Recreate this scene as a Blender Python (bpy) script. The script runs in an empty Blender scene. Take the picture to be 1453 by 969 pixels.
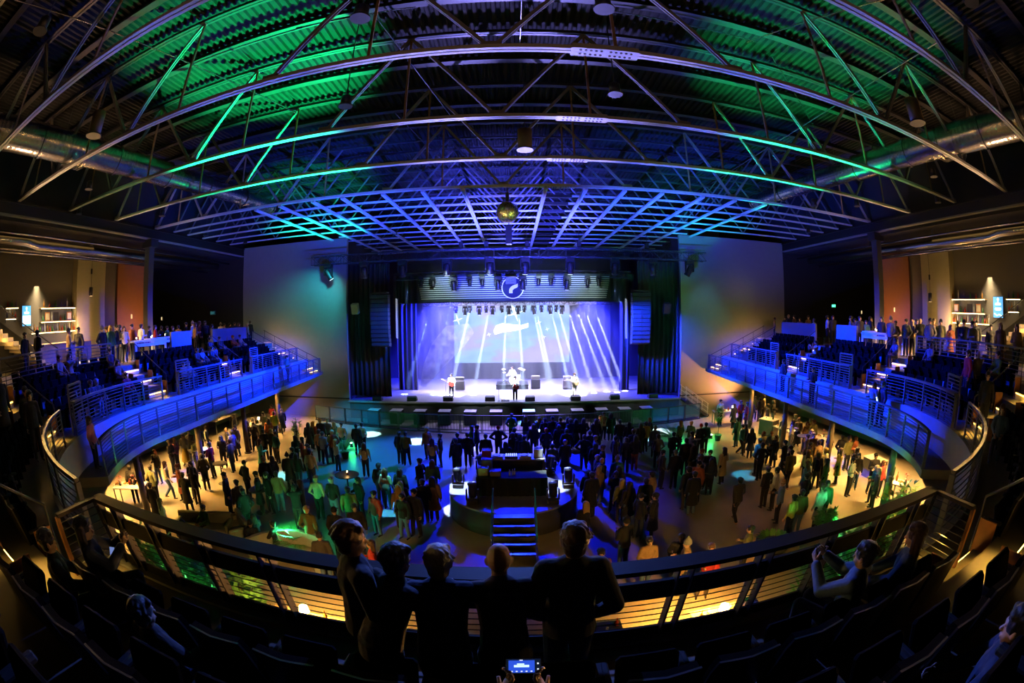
import bpy, math, random
import numpy as np
from mathutils import Vector, Matrix

random.seed(11)
DEBUG = False
SC = bpy.context.scene
COL = SC.collection
PI = math.pi

# ------------------------------------------------------------------ camera model (fisheye, pitched slightly down)
FPX, CAMH = 633.16, 7.7
PITCH, ROLL, YAW = math.radians(3.434), math.radians(-0.539), math.radians(-0.27)

def ray(px, py):
    """direction in the room seen at a photo pixel (1453 x 969)"""
    x, y = px - 726.5, 484.5 - py
    r = math.hypot(x, y) + 1e-9
    t = 2 * math.asin(min(1, r / (2 * FPX)))
    a, b, c = x / r * math.sin(t), y / r * math.sin(t), math.cos(t)
    cr, sr = math.cos(ROLL), math.sin(ROLL)
    a, b = a * cr - b * sr, a * sr + b * cr
    cp, sp = math.cos(PITCH), math.sin(PITCH)
    b, c = b * cp - c * sp, b * sp + c * cp
    cy, sy = math.cos(YAW), math.sin(YAW)
    a, c = a * cy + c * sy, -a * sy + c * cy
    return Vector((a, c, b))

EYE = Vector((0, 0, CAMH))
def at_z(px, py, z):
    d = ray(px, py); return EYE + d * ((z - CAMH) / d.z)
def at_y(px, py, y):
    d = ray(px, py); return EYE + d * (y / d.y)
def at_x(px, py, x):
    d = ray(px, py); return EYE + d * (x / d.x)

# ------------------------------------------------------------------ materials
MATS = {}
def mat(name, col=(.5, .5, .5), rough=.6, metal=0., noise=.12, scale=12., bump=0., objcol=False, spec=.5, alpha=None, coat=0.):
    if name in MATS: return MATS[name]
    m = bpy.data.materials.new(name); m.use_nodes = True
    nt = m.node_tree; b = nt.nodes['Principled BSDF']
    b.inputs['Roughness'].default_value = rough
    b.inputs['Metallic'].default_value = metal
    b.inputs['Specular IOR Level'].default_value = spec
    if coat: b.inputs['Coat Weight'].default_value = coat
    tc = nt.nodes.new('ShaderNodeTexCoord')
    nz = nt.nodes.new('ShaderNodeTexNoise'); nz.inputs['Scale'].default_value = scale; nz.inputs['Detail'].default_value = 4
    nt.links.new(tc.outputs['Object'], nz.inputs['Vector'])
    mr = nt.nodes.new('ShaderNodeMapRange'); mr.inputs['To Min'].default_value = 1 - noise; mr.inputs['To Max'].default_value = 1 + noise
    nt.links.new(nz.outputs['Fac'], mr.inputs['Value'])
    vm = nt.nodes.new('ShaderNodeVectorMath'); vm.operation = 'SCALE'
    nt.links.new(mr.outputs['Result'], vm.inputs['Scale'])
    if objcol:
        oi = nt.nodes.new('ShaderNodeObjectInfo'); nt.links.new(oi.outputs['Color'], vm.inputs[0])
    else:
        vm.inputs[0].default_value = col
    nt.links.new(vm.outputs['Vector'], b.inputs['Base Color'])
    if bump:
        bp = nt.nodes.new('ShaderNodeBump'); bp.inputs['Strength'].default_value = bump; bp.inputs['Distance'].default_value = .02
        nt.links.new(nz.outputs['Fac'], bp.inputs['Height']); nt.links.new(bp.outputs['Normal'], b.inputs['Normal'])
    if alpha is not None: b.inputs['Alpha'].default_value = alpha
    MATS[name] = m
    return m

def emit(name, col, strength):
    if name in MATS: return MATS[name]
    m = bpy.data.materials.new(name); m.use_nodes = True
    nt = m.node_tree; b = nt.nodes['Principled BSDF']
    b.inputs['Base Color'].default_value = (*[min(1, c) for c in col], 1)
    b.inputs['Emission Color'].default_value = (*col, 1)
    b.inputs['Emission Strength'].default_value = strength
    MATS[name] = m
    return m

STEEL = mat('painted_steel', (.34, .34, .35), .5, 0., .1, 6)
STEEL_DK = mat('dark_steel', (.055, .055, .06), .45, .3, .1, 8)
BLACK = mat('black_paint', (.012, .012, .013), .55, 0., .2, 10)
BLACKM = mat('black_housing', (.02, .02, .022), .38, .2, .1, 20)
RUBBER = mat('black_rubber', (.015, .015, .015), .8)
CONC = mat('concrete', (.30, .29, .28), .6, 0., .18, 3, .05)
DRAPE = mat('black_drape', (.06, .06, .075), .9, 0., .15, 20, .1)
WOOD = mat('orange_wood', (.55, .22, .07), .45, 0., .2, 9, .04)
WOODP = mat('pale_wood', (.55, .38, .2), .5, 0., .15, 9, .04)
RAILP = mat('rail_paint', (.13, .13, .145), .5, 0., .08, 12, spec=.25)
CREAM = mat('cream_plaster', (.62, .56, .42), .8, 0., .06, 4, .03)
GREYW = mat('grey_plaster', (.22, .21, .20), .85, 0., .08, 4, .03)
DARKW = mat('charcoal_plaster', (.035, .035, .04), .85, 0., .1, 4)
WHITE = mat('white_laminate', (.75, .74, .72), .45, 0., .05, 8)
CHROME = mat('chrome', (.75, .75, .76), .15, 1., .05, 10)
GALV = mat('galvanised_steel', (.34, .34, .335), .24, .95, .12, 14, .08)
SEATF = mat('seat_fabric', (.004, .004, .004), .9, 0., .25, 60, .15, spec=.04)
SEATP = mat('seat_shell', (.04, .033, .028), .45, 0., .1, 20)
LEAF = mat('leaf_green', (.10, .30, .06), .45, 0., .35, 7)
SKIN = mat('skin', (.52, .31, .22), .55, 0., .08, 20)
CLOTH = mat('garment_cloth', rough=.85, noise=.22, scale=28, bump=.25, objcol=True)
HAIR = mat('hair_strands', rough=.55, noise=.35, scale=60, bump=.3, objcol=True)
for m_, sw in ((CLOTH, .25), (HAIR, .5)):
    m_.node_tree.nodes['Principled BSDF'].inputs['Sheen Weight'].default_value = sw; m_.node_tree.nodes['Principled BSDF'].inputs['Sheen Roughness'].default_value = .3
SHOE = mat('shoe_leather', (.03, .028, .026), .5)
GLASSB = mat('bottle_glass', (.25, .16, .06), .12, 0., .2, 20, spec=.8)

# ------------------------------------------------------------------ mesh builder
def V(*a): return Vector(a)

class MB:
    def __init__(s): s.v = []; s.f = []; s.m = []; s.cur = 0
    def mi(s, i): s.cur = i; return s
    def add(s, vs, fs):
        o = len(s.v); s.v += [tuple(p) for p in vs]
        for f in fs: s.f.append(tuple(i + o for i in f)); s.m.append(s.cur)
        return s
    def box(s, c, d, rz=0., M=None):
        hx, hy, hz = d[0] / 2, d[1] / 2, d[2] / 2
        ps = [V(x, y, z) for z in (-hz, hz) for x, y in ((-hx, -hy), (hx, -hy), (hx, hy), (-hx, hy))]
        if M is None: M = Matrix.Rotation(rz, 3, 'Z')
        c = V(*c)
        return s.add([M @ p + c for p in ps], [(3, 2, 1, 0), (4, 5, 6, 7), (0, 1, 5, 4), (1, 2, 6, 5), (2, 3, 7, 6), (3, 0, 4, 7)])
    def bbox(s, c, d, b=.01, M=None):
        """box with chamfered edges"""
        hx, hy, hz = d[0] / 2, d[1] / 2, d[2] / 2
        c = V(*c); M = M or Matrix.Identity(3)
        rings = []
        for z, k in ((-hz, b), (-hz + b, 0), (hz - b, 0), (hz, b)):
            x, y = hx - k, hy - k
            q = b if k == 0 else b * .4
            rings.append([V(-x + q, -y, z), V(x - q, -y, z), V(x, -y + q, z), V(x, y - q, z), V(x - q, y, z), V(-x + q, y, z), V(-x, y - q, z), V(-x, -y + q, z)])
        vs = [M @ p + c for r in rings for p in r]
        fs = [tuple(range(7, -1, -1)), tuple(range(24, 32))]
        for k in range(3):
            for i in range(8):
                j = (i + 1) % 8
                fs.append((k * 8 + i, k * 8 + j, k * 8 + 8 + j, k * 8 + 8 + i))
        return s.add(vs, fs)
    def beam(s, p0, p1, w, h, up=(0, 0, 1)):
        """rectangular bar from p0 to p1: w across, h along up"""
        p0, p1 = V(*p0), V(*p1); d = (p1 - p0).normalized(); up = V(*up)
        if abs(d.dot(up)) > .99: up = V(0, 1, 0)
        x = d.cross(up).normalized(); z = x.cross(d).normalized()
        vs = []
        for p in (p0, p1):
            for a, b in ((-1, -1), (1, -1), (1, 1), (-1, 1)): vs.append(p + x * a * w / 2 + z * b * h / 2)
        return s.add(vs, [(3, 2, 1, 0), (4, 5, 6, 7), (0, 1, 5, 4), (1, 2, 6, 5), (2, 3, 7, 6), (3, 0, 4, 7)])
    def tube(s, p0, p1, r, n=8, r2=None, cap=True):
        p0, p1 = V(*p0), V(*p1); d = (p1 - p0).normalized(); r2 = r if r2 is None else r2
        up = V(0, 0, 1) if abs(d.z) < .95 else V(0, 1, 0)
        x = d.cross(up).normalized(); y = x.cross(d).normalized()
        vs = []
        for p, q in ((p0, r), (p1, r2)):
            for i in range(n):
                a = 2 * PI * i / n; vs.append(p + x * math.cos(a) * q + y * math.sin(a) * q)
        fs = [(i, (i + 1) % n, n + (i + 1) % n, n + i) for i in range(n)]
        if cap: fs += [tuple(range(n - 1, -1, -1)), tuple(range(n, 2 * n))]
        return s.add(vs, fs)
    def path(s, pts, r, n=6, closed=False):
        pts = [V(*p) for p in pts]; N = len(pts); vs = []
        rs = r if isinstance(r, (list, tuple)) else [r] * N
        for k, p in enumerate(pts):
            a = pts[max(0, k - 1)] if not closed else pts[k - 1]; b = pts[min(N - 1, k + 1)] if not closed else pts[(k + 1) % N]
            d = (b - a).normalized(); up = V(0, 0, 1) if abs(d.z) < .95 else V(0, 1, 0)
            x = d.cross(up).normalized(); y = x.cross(d).normalized()
            for i in range(n):
                t = 2 * PI * i / n; vs.append(p + x * math.cos(t) * rs[k] + y * math.sin(t) * rs[k])
        fs = []
        for k in range(N if closed else N - 1):
            k2 = (k + 1) % N
            for i in range(n): fs.append((k * n + i, k * n + (i + 1) % n, k2 * n + (i + 1) % n, k2 * n + i))
        if not closed: fs += [tuple(range(n - 1, -1, -1)), tuple((N - 1) * n + i for i in range(n))]
        return s.add(vs, fs)
    def lathe(s, prof, c=(0, 0, 0), n=16, M=None):
        c = V(*c); vs = []; M = M or Matrix.Identity(3)
        for r, z in prof:
            for i in range(n):
                a = 2 * PI * i / n; vs.append(M @ V(r * math.cos(a), r * math.sin(a), z) + c)
        fs = []
        for k in range(len(prof) - 1):
            for i in range(n):
                j = (i + 1) % n; fs.append((k * n + i, k * n + j, k * n + n + j, k * n + n + i))
        fs += [tuple(range(n - 1, -1, -1)), tuple((len(prof) - 1) * n + i for i in range(n))]
        return s.add(vs, fs)
    def prism(s, poly, z0, z1):
        n = len(poly)
        vs = [V(p[0], p[1], z0) for p in poly] + [V(p[0], p[1], z1) for p in poly]
        return s.add(vs, [tuple(range(n - 1, -1, -1)), tuple(range(n, 2 * n))] + [(i, (i + 1) % n, n + (i + 1) % n, n + i) for i in range(n)])
    def slabprism(s, poly, axis, a0, a1):
        """polygon in the two other axes, extruded along axis 'x' or 'y'"""
        n = len(poly)
        f = (lambda p, a: V(a, p[0], p[1])) if axis == 'x' else (lambda p, a: V(p[0], a, p[1]))
        vs = [f(p, a0) for p in poly] + [f(p, a1) for p in poly]
        return s.add(vs, [tuple(range(n - 1, -1, -1)), tuple(range(n, 2 * n))] + [(i, (i + 1) % n, n + (i + 1) % n, n + i) for i in range(n)])
    def grid(s, rows):
        """rows of equal-length point lists -> quads"""
        n = len(rows[0]); vs = [p for r in rows for p in r]
        fs = [(k * n + i, k * n + i + 1, k * n + n + i + 1, k * n + n + i) for k in range(len(rows) - 1) for i in range(n - 1)]
        return s.add(vs, fs)
    def mesh(s, name, mats, smooth=False):
        me = bpy.data.meshes.new(name); me.from_pydata(s.v, [], s.f)
        for m in (mats if isinstance(mats, (list, tuple)) else [mats]): me.materials.append(m)
        if any(s.m): me.polygons.foreach_set('material_index', s.m)
        if smooth:
            me.polygons.foreach_set('use_smooth', [True] * len(me.polygons))
        me.update(); return me
    def build(s, name, mats, parent=None, smooth=False, loc=None):
        o = bpy.data.objects.new(name, s.mesh(name, mats, smooth)); COL.objects.link(o)
        if parent is not None: o.parent = parent
        if loc is not None: o.location = loc
        return o

def tag(o, label=None, cat=None, group=None, kind=None):
    if label:
        o['label'] = label
        if DEBUG and len(label.split()) > 16: print('LONG', o.name, len(label.split()), label)
    if cat: o['category'] = cat
    if group: o['group'] = group
    if kind: o['kind'] = kind
    return o
def empty(name, loc=(0, 0, 0), rz=0., label=None, cat=None, group=None):
    o = bpy.data.objects.new(name, None); COL.objects.link(o)
    o.empty_display_size = .1; o.location = loc; o.rotation_euler = (0, 0, rz)
    return tag(o, label, cat, group)
def kids(o): return KIDS.get(o.name, [])
def copy_tree(o, parent=None):
    c = o.copy(); COL.objects.link(c)
    if parent is not None: c.parent = parent
    for ch in list(o.children): copy_tree(ch, c)
    return c
def struct(name, mb, m, smooth=False):
    return tag(mb.build(name, m, None, smooth), kind='structure')

ORD = 'first second third fourth fifth sixth seventh eighth ninth tenth eleventh twelfth thirteenth fourteenth fifteenth sixteenth seventeenth eighteenth nineteenth twentieth'.split()
def ordw(i):
    if i < 20: return ORD[i]
    tens = {2: 'twenty', 3: 'thirty', 4: 'forty', 5: 'fifty', 6: 'sixty', 7: 'seventy', 8: 'eighty', 9: 'ninety'}
    t, u = divmod(i + 1, 10)
    if u == 0: return tens[t].replace('ty', 'tieth')
    return tens[t] + '-' + ORD[u - 1]

# ------------------------------------------------------------------ lights
def spot(loc, target, energy, col, ang=30, blend=.3, r=.1):
    l = bpy.data.lights.new('spot_lamp', 'SPOT'); l.energy = energy; l.color = col
    l.spot_size = math.radians(ang); l.spot_blend = blend; l.shadow_soft_size = r
    o = bpy.data.objects.new('spot_lamp', l); COL.objects.link(o)
    o.location = loc; o.rotation_euler = (V(*target) - V(*loc)).to_track_quat('-Z', 'Y').to_euler()
    return o
def point(loc, energy, col, r=.1):
    l = bpy.data.lights.new('point_lamp', 'POINT'); l.energy = energy; l.color = col; l.shadow_soft_size = r
    o = bpy.data.objects.new('point_lamp', l); COL.objects.link(o); o.location = loc
    return o
def area(loc, target, energy, col, sx, sy=None, spread=180):
    l = bpy.data.lights.new('area_lamp', 'AREA'); l.energy = energy; l.color = col
    l.shape = 'RECTANGLE'; l.size = sx; l.size_y = sy or sx; l.spread = math.radians(spread)
    o = bpy.data.objects.new('area_lamp', l); COL.objects.link(o)
    o.location = loc; o.rotation_euler = (V(*target) - V(*loc)).to_track_quat('-Z', 'Y').to_euler()
    return o

# ------------------------------------------------------------------ camera
cd = bpy.data.cameras.new('camera'); cam = bpy.data.objects.new('camera', cd); COL.objects.link(cam)
cd.type = 'PANO'
cd.sensor_fit = 'HORIZONTAL'; cd.sensor_width = 36.0
pc = cd if hasattr(cd, 'panorama_type') else cd.cycles
pc.panorama_type = 'FISHEYE_EQUISOLID'
pc.fisheye_lens = FPX * 36 / 1453
pc.fisheye_fov = math.radians(220)
cd.clip_start = .02; cd.clip_end = 200
fwd = Vector((math.sin(YAW) * math.cos(PITCH), math.cos(YAW) * math.cos(PITCH), -math.sin(PITCH)))
q = fwd.to_track_quat('-Z', 'Y')
cam.rotation_mode = 'QUATERNION'
cam.rotation_quaternion = q @ Matrix.Rotation(ROLL, 4, 'Z').to_quaternion()
cam.location = EYE
SC.camera = cam
SC.view_settings.view_transform = 'Standard'
SC.view_settings.look = 'None'
SC.view_settings.gamma = 1; SC.view_settings.use_curve_mapping = False
SC.view_settings.exposure = .3
w = bpy.data.worlds.new('night'); SC.world = w; w.use_nodes = True
w.node_tree.nodes['Background'].inputs['Color'].default_value = (.004, .004, .006, 1)
w.node_tree.nodes['Background'].inputs['Strength'].default_value = .3
cy = SC.cycles
cy.max_bounces = 4; cy.diffuse_bounces = 0; cy.glossy_bounces = 2; cy.transmission_bounces = 3; cy.volume_bounces = 0; cy.transparent_max_bounces = 8
cy.use_denoising = True; cy.sample_clamp_indirect = 4; cy.caustics_reflective = False; cy.caustics_refractive = False
cy.use_light_tree = True
# ================================================================== setting
HB = 13.76            # underside of the roof trusses
DECK, TIER, CONCZ = 3.65, 4.6, 5.95
CX, CYY, R0 = 5.0, 12.5, 9.2
SARC = CX + R0 * PI / 2
def path(s, d=0.):
    """front-of-seating line, s metres from the middle, d metres outward (away from the floor); right half"""
    if s < CX: return V(s, 3.3 - d, 0), V(0, -1, 0)
    if s < SARC:
        a = (s - CX) / R0; n = V(math.sin(a), -math.cos(a), 0)
        return V(CX, CYY, 0) + n * (R0 + d), n
    t = s - SARC; n = V(1, -.085, 0).normalized()
    return V(CX + R0 + .085 * t, CYY + t, 0) + n * d, n
S_END = SARC + 18.6      # y about 31.1
S_WALK = 13.0
def P3(s, d, z, sg=1):
    p, n = path(s, d); return V(p.x * sg, p.y, z)
def srange(a, b, step=.5):
    n = max(1, int(math.ceil((b - a) / step)))
    return [a + (b - a) * i / n for i in range(n + 1)]
def full(): return [(s, -1) for s in reversed(srange(0, S_END, .6))] + [(s, 1) for s in srange(0, S_END, .6)[1:]]

fl = mat('floor_concrete', (.34, .31, .28), .36, 0., .16, .9, .01, spec=.2)
struct('floor', MB().box((0, 17, -.1), (70, 60, .2)), fl)

# seating tier: treads and risers as one stepped shell
STEPS = [(0., 1.3, TIER), (1.3, 2.25, 5.05), (2.25, 3.15, 5.5), (3.15, 14., CONCZ)]
carpet = mat('tier_concrete', (.22, .19, .16), .75, 0., .15, 4)
mb = MB()
for k, (d0, d1, z) in enumerate(STEPS):
    d1e = d1
    rows = [[P3(s, d0, z, sg) for s, sg in full()], [P3(s, d1e, z, sg) for s, sg in full()]]
    mb.grid(rows)
    zl = 3.42 if k == 0 else STEPS[k - 1][2]
    if k: mb.grid([[P3(s, d0, zl, sg) for s, sg in full()], [P3(s, d0, z, sg) for s, sg in full()]])
struct('floor_seating_tiers', mb, carpet)
blu = mat('parapet_paint', (.38, .38, .40), .6, 0., .06, 3)
mb = MB()
fz = [(P3(s, -.02, 3.3, sg), P3(s, -.02, TIER + .04, sg), P3(s, .16, TIER + .04, sg), P3(s, .16, TIER, sg)) for s, sg in full()]
mb.grid([[f[i] for f in fz] for i in range(4)])
struct('wall_tier_front', mb, blu)
# walkways with fascia, one each side
for sg, side in ((-1, 'left'), (1, 'right')):
    mb = MB(); ss = srange(S_WALK, S_END + .4, .5)
    mb.grid([[P3(s, d, z, sg) for s in ss] for d, z in ((-.02, DECK), (-1.1, DECK), (-1.14, DECK - .02), (-1.14, 3.40), (-1.0, 3.36))])
    for s_ in (S_WALK, S_END + .4): mb.add([P3(s_, d, z, sg) for d, z in ((-.02, DECK), (-1.1, DECK), (-1.14, DECK - .02), (-1.14, 3.40), (-1.0, 3.36), (-.02, 3.36))], [(0, 1, 2, 3, 4, 5)])
    struct('floor_walkway_' + side, mb, [mat('walkway_boards', (.27, .24, .21), .7, 0., .15, 5)])
    mb = MB(); mb.grid([[P3(s, d, 3.36, sg) for s in srange(0, S_END + .4, .6)] for d in (-1.1 if 0 else -1.05, 0, 6, 14)])
    struct('ceiling_under_balcony_' + side, mb, mat('soffit', (.32, .29, .24), .8))
# outer walls
XO = 27.0
for sg, side in ((-1, 'left'), (1, 'right')):
    mb = MB(); mb.box((sg * (XO + .15), 7.5, 6.7), (.3, 33, 13.6)); mb.box((sg * 31.2, 24.15, 6.7), (8.4, .3, 13.6)); mb.box((sg * 35.3, 28, 6.7), (.3, 8, 13.6)); struct('wall_' + side, mb, mat('bar_wall', (.16, .15, .14), .8))
    # pilaster, drape gap, rust-coloured panel, as in a row along the wall
    struct('trim_pilaster_' + side, MB().box((sg * (XO - .35), 17.4, 9.0), (.7, 2.7, 6.6)), CREAM)
    struct('trim_rust_panel_' + side, MB().box((sg * (XO - .1), 22.2, 9.0), (.2, 3.6, 6.6)), mat('rust_plaster', (.34, .16, .09), .8, 0., .08, 4))
    # wall beside the stage and the recess wall further out
    struct('wall_stage_' + side, MB().box((sg * 17.55, 31.95, 6.9), (9.9, .3, 13.8)), mat('stage_wall_' + side, (.36, .35, .33), .85, 0., .06, 3))
    struct('baseboard_stage_wall_' + side, MB().box((sg * 17.55, 31.76, 1.55), (9.9, .1, .08)), BLACK)
    struct('wall_recess_' + side, MB().box((sg * 29.0, 31.95, 6.9), (13.0, .3, 13.8)), DARKW)
    struct('ceiling_concourse_' + side, MB().box((sg * 29.1, 12, 13.0), (12.6, 42, .2)), mat('concourse_ceiling', (.03, .03, .035), .9))
    struct('wall_under_balcony_' + side, MB().box((sg * 22.5, 12, 1.7), (.3, 40, 3.4)), mat('lobby_wall', (.55, .47, .33), .8))
struct('wall_stage_back', MB().box((0, 44.3, 8), (27, .3, 16)), mat('back_drape', (.10, .10, .2), .9, 0., .1, 6))
for sg, side in ((-1, 'left'), (1, 'right')):
    struct('wall_stage_side_' + side, MB().box((sg * 13.4, 38.2, 8), (.3, 12.2, 16)), DARKW)
struct('wall_rear', MB().box((0, -9, 9), (60, .3, 18)), DARKW)

# roof deck: real trapezoid corrugation running from the seats to the stage
mb = MB(); pts = []
x = -23.4
while x < 23.4:
    for dx, dz in ((0, 0), (.1, 0), (.15, .09), (.25, .09)): pts.append((x + dx, 17.5 + dz))
    x += .3
mb.grid([[V(a, y, b) for a, b in pts] for y in (-8, 46)])
struct('ceiling', mb, mat('roof_deck', (.038, .038, .037), .7, .0, .25, 2.5, .15, spec=.06))
struct('wall_roof_left', MB().box((-22.95, 18, 15.6), (.2, 54, 3.9)), DARKW)
struct('wall_roof_right', MB().box((22.95, 18, 15.6), (.2, 54, 3.9)), DARKW)

# ---- edge beams and posts
for sg, side, sd in ((-1, 'left', 'bar side nearer the coat wall'), (1, 'right', '')):
    e = MB(); e.box((sg * 22.6, 12, HB - .04), (.32, 40, .08)); e.box((sg * 22.6, 12, 13.4), (.05, 40, .6)); e.mi(1); e.box((sg * 22.6, 12, 13.1), (.32, 40, .08))  # dark web, paler bottom flange: its lit edge is put into the colour
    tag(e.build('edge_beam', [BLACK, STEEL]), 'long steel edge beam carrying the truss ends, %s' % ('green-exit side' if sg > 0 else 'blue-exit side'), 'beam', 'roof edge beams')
    t = empty('support_post', (sg * 22.6, 20.1, CONCZ), 0, 'tall square post lit blue before the rust panel, %s' % ('green-exit side' if sg > 0 else 'blue-exit side'), 'post', 'balcony support posts')
    MB().box((0, 0, 3.5), (.5, .5, 6.95)).build('shaft', RAILP, t)
    MB().box((0, 0, .03), (.8, .8, .06)).build('base_plate', STEEL_DK, t)
    MB().box((0, 0, 6.84), (1.0, .7, .5)).build('cap', STEEL_DK, t)

# ================================================================== roof trusses
CHORDM = mat('chord_lit_tone', (.74, .73, .74), .55, 0., .06, 6, spec=.3)  # light on chords and beams put into a paler tone than the webs
def chord(mb, x0, x1, y, z, w=.22, h=.11):
    for o in (-1, 1): mb.box(((x0 + x1) / 2, y + o * (w / 4 + .008), z + h / 2), (x1 - x0, w / 2 - .016, h))
NODES_B = [-22.4, -17.9, -12.15, -6.1, -.45, 5.55, 11.4, 17.2, 22.4]
NODES_T = [-20.2, -15.0, -9.5, -3.35, 2.42, 8.9, 14.3, 19.8]
TOP = 17.2
nth = ['overhead, nearest the seating', 'second', 'third', 'fourth', 'fifth', 'sixth']
TRUSS_Y = [.9, 4.82, 8.73, 12.63, 16.55, 20.45]
bolt_m = mat('bolt_steel', (.08, .06, .05), .5, .5)
for k, y in enumerate(TRUSS_Y):
    t = empty('roof_truss', (0, y, HB), 0, ('steel roof truss straight overhead, first from the seating' if k == 0 else 'long steel roof truss, %s counted from the seating toward the stage' % ORD[k]), 'roof truss', 'main roof trusses')
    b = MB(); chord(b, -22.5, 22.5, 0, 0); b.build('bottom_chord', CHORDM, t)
    b = MB(); chord(b, -22.5, 22.5, 0, TOP - HB, .24, .12); b.build('top_chord', STEEL_DK, t)
    for i, xb in enumerate(NODES_B):
        for xt in NODES_T:
            if abs(xt - xb) < 3.3:
                m = MB()
                for o in (-.045, .045): m.beam((xb + (.08 if xt > xb else -.08), o, .1), (xt, o, TOP - HB), .05, .1)
                m.build('web_member', STEEL, t)
        MB().box((xb, 0, .14), (.5, .02, .26)).build('gusset_plate', STEEL, t)
    for xt in NODES_T:
        MB().beam((xt, 0, .1), (xt, 0, TOP - HB), .07, .07).build('hanger', mat('hanger_warm_steel', (.42, .27, .12), .6), t)  # warm light on the hangers put into an orange tone
    # bolted splice
    sx = 2.15
    s_ = MB(); 
    for o in (-1, 1): s_.box((sx, o * .088, -.008), (1.6, .165, .016)); s_.box((sx, o * .18, .05), (1.55, .014, .14))
    s_.mi(1)
    for o in (-1, 1):
        for q in (-.58, -.46, -.34, -.22, -.1, .12, .24, .36, .48, .6): s_.tube((sx + q, o * .09, -.03), (sx + q, o * .09, -.008), .034, 6)
    s_.build('splice_plate', [mat('splice_paint', (.62, .62, .63), .5), bolt_m], t)
WEBM = mat('web_dim_steel', (.16, .16, .17), .5, 0., .1, 6)  # darker copy of the truss steel, so joist webs look dimly lit
JY = [22.4, 24.0, 25.85, 27.65, 29.6, 31.6, 33.6, 35.6, 37.7, 39.75, 41.8]
for k, y in enumerate(JY):
    xw = 22.5 if y < 31.5 else 13.2
    t = empty('roof_joist', (0, y, HB), 0, 'lighter roof joist, %s in front of the fifth long truss toward the stage' % ORD[k] if 0 else 'slender steel roof joist, %s past the long trusses toward the stage' % ORD[k], 'roof joist', 'close-set roof joists above the stage end')
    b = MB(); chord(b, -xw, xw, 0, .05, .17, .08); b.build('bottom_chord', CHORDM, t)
    MB().box((2.3, 0, .07), (1.5, .26, .15)).build('splice_plate', STEEL_DK, t)
    b = MB(); chord(b, -xw, xw, 0, TOP - HB, .17, .08); b.build('top_chord', STEEL_DK, t)
    for xb in NODES_B:
        for xt in NODES_T:
            if abs(xt - xb) < 3.3 and abs(xb) <= xw and abs(xt) <= xw:
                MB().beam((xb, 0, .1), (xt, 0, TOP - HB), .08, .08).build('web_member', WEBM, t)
# bracing beams hung below the trusses, running toward the stage
for k, px in enumerate([365, 400, 445, 490, 545, 598, 656, 774, 832, 888, 940, 993, 1040, 1082]):
    py = [297, 292, 285, 282, 275, 267, 265, 265, 265, 267, 272, 280, 284, 290][k]
    x = at_z(px, py, HB).x
    b = MB()
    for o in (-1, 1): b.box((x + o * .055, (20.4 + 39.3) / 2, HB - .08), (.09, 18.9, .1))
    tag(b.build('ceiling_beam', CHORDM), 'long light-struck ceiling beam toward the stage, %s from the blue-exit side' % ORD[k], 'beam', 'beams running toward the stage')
# purlins under the deck
for k, y in enumerate([2.6, 6.7, 10.7, 14.6, 18.5]):
    b = MB(); b.box((0, y, 17.38), (45, .16, .2)); b.box((0, y, 17.27), (45, .3, .03))
    tag(b.build('roof_purlin', STEEL_DK), 'dark purlin tight under the corrugated deck, %s from the seating' % ORD[k], 'purlin', 'purlins under the roof deck')
# ================================================================== stage
SZ = 1.4
SY = 31.75
PLANKS = mat('stage_floor', (.30, .29, .31), .38, 0., .15, 4)
mb = MB(); mb.box((0, (SY + 44.2) / 2, SZ - .05), (25.3, 44.2 - SY, .1)); struct('floor_stage', mb, PLANKS)
mb = MB(); mb.box((0, SY - .02, SZ - .06), (25.4, .06, .12))
struct('trim_stage_lip', mb, mat('stage_lip', (.5, .5, .52), .4))
def wavy(x0, x1, y, z0, z1, amp=.12, wl=.45, ph=0., axis='x', flare=0.):
    """pleated cloth surface, with a back face so that it has thickness"""
    n = max(4, int(abs(x1 - x0) / wl * 6)); rows = []
    for z, k in ((z0, 1 + flare), ((z0 + z1) / 2, 1), (z1, .8)):
        r = []
        for i in range(n + 1):
            u = x0 + (x1 - x0) * i / n
            o = amp * k * (math.sin(2 * PI * u / wl + ph) + .35 * math.sin(2 * PI * u / (wl * 2.7) + 1.3 * z))
            r.append(V(u, y + o, z) if axis == 'x' else V(y + o, u, z))
        rows.append(r)
    b = MB(); b.grid(rows)
    off = V(0, .03, 0) if axis == 'x' else V(.03, 0, 0)
    b.grid([[p + off for p in r] for r in rows])
    return b
SKIRT = mat('skirt_cloth', (.16, .17, .18), .9, 0., .12, 10, .1)
tag(wavy(-12.6, 12.6, SY + .06, .02, SZ - .12, .025, .9).build('stage_skirt', SKIRT, None, True), 'long grey cloth skirt hanging below the stage lip', 'stage skirt')
# curtains: (x0, x1, y, z0, z1, label)
CURT = [(-13.2, -9.7, 33.9, SZ, 11.9, 'black pleated curtain behind the speaker column on the blue-exit side'),
        (-9.9, -8.2, 37.0, SZ, 11.0, 'blue-lit inner curtain beside the guitarist in front of the amp stack' if 0 else 'blue-lit inner curtain on the stage side with the speaker column that has the thin light strip to its stage side' if 0 else 'blue-lit inner stage curtain beside the guitarist under the drifting smoke'),
        (9.7, 13.2, 33.9, SZ, 11.9, 'black pleated curtain beside the stage stair with white handrails'),
        (8.75, 9.6, 36.0, SZ, 11.0, 'narrow blue-lit inner stage curtain toward the stage stair')]
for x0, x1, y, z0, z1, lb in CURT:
    tag(wavy(x0, x1, y, z0, z1, .13, .42, x0).build('stage_curtain', DRAPE if 'black' in lb else mat('blue_drape', (.22, .22, .30), .9, 0., .1, 20, .1), None, True), lb, 'curtain', 'stage curtains')
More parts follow.
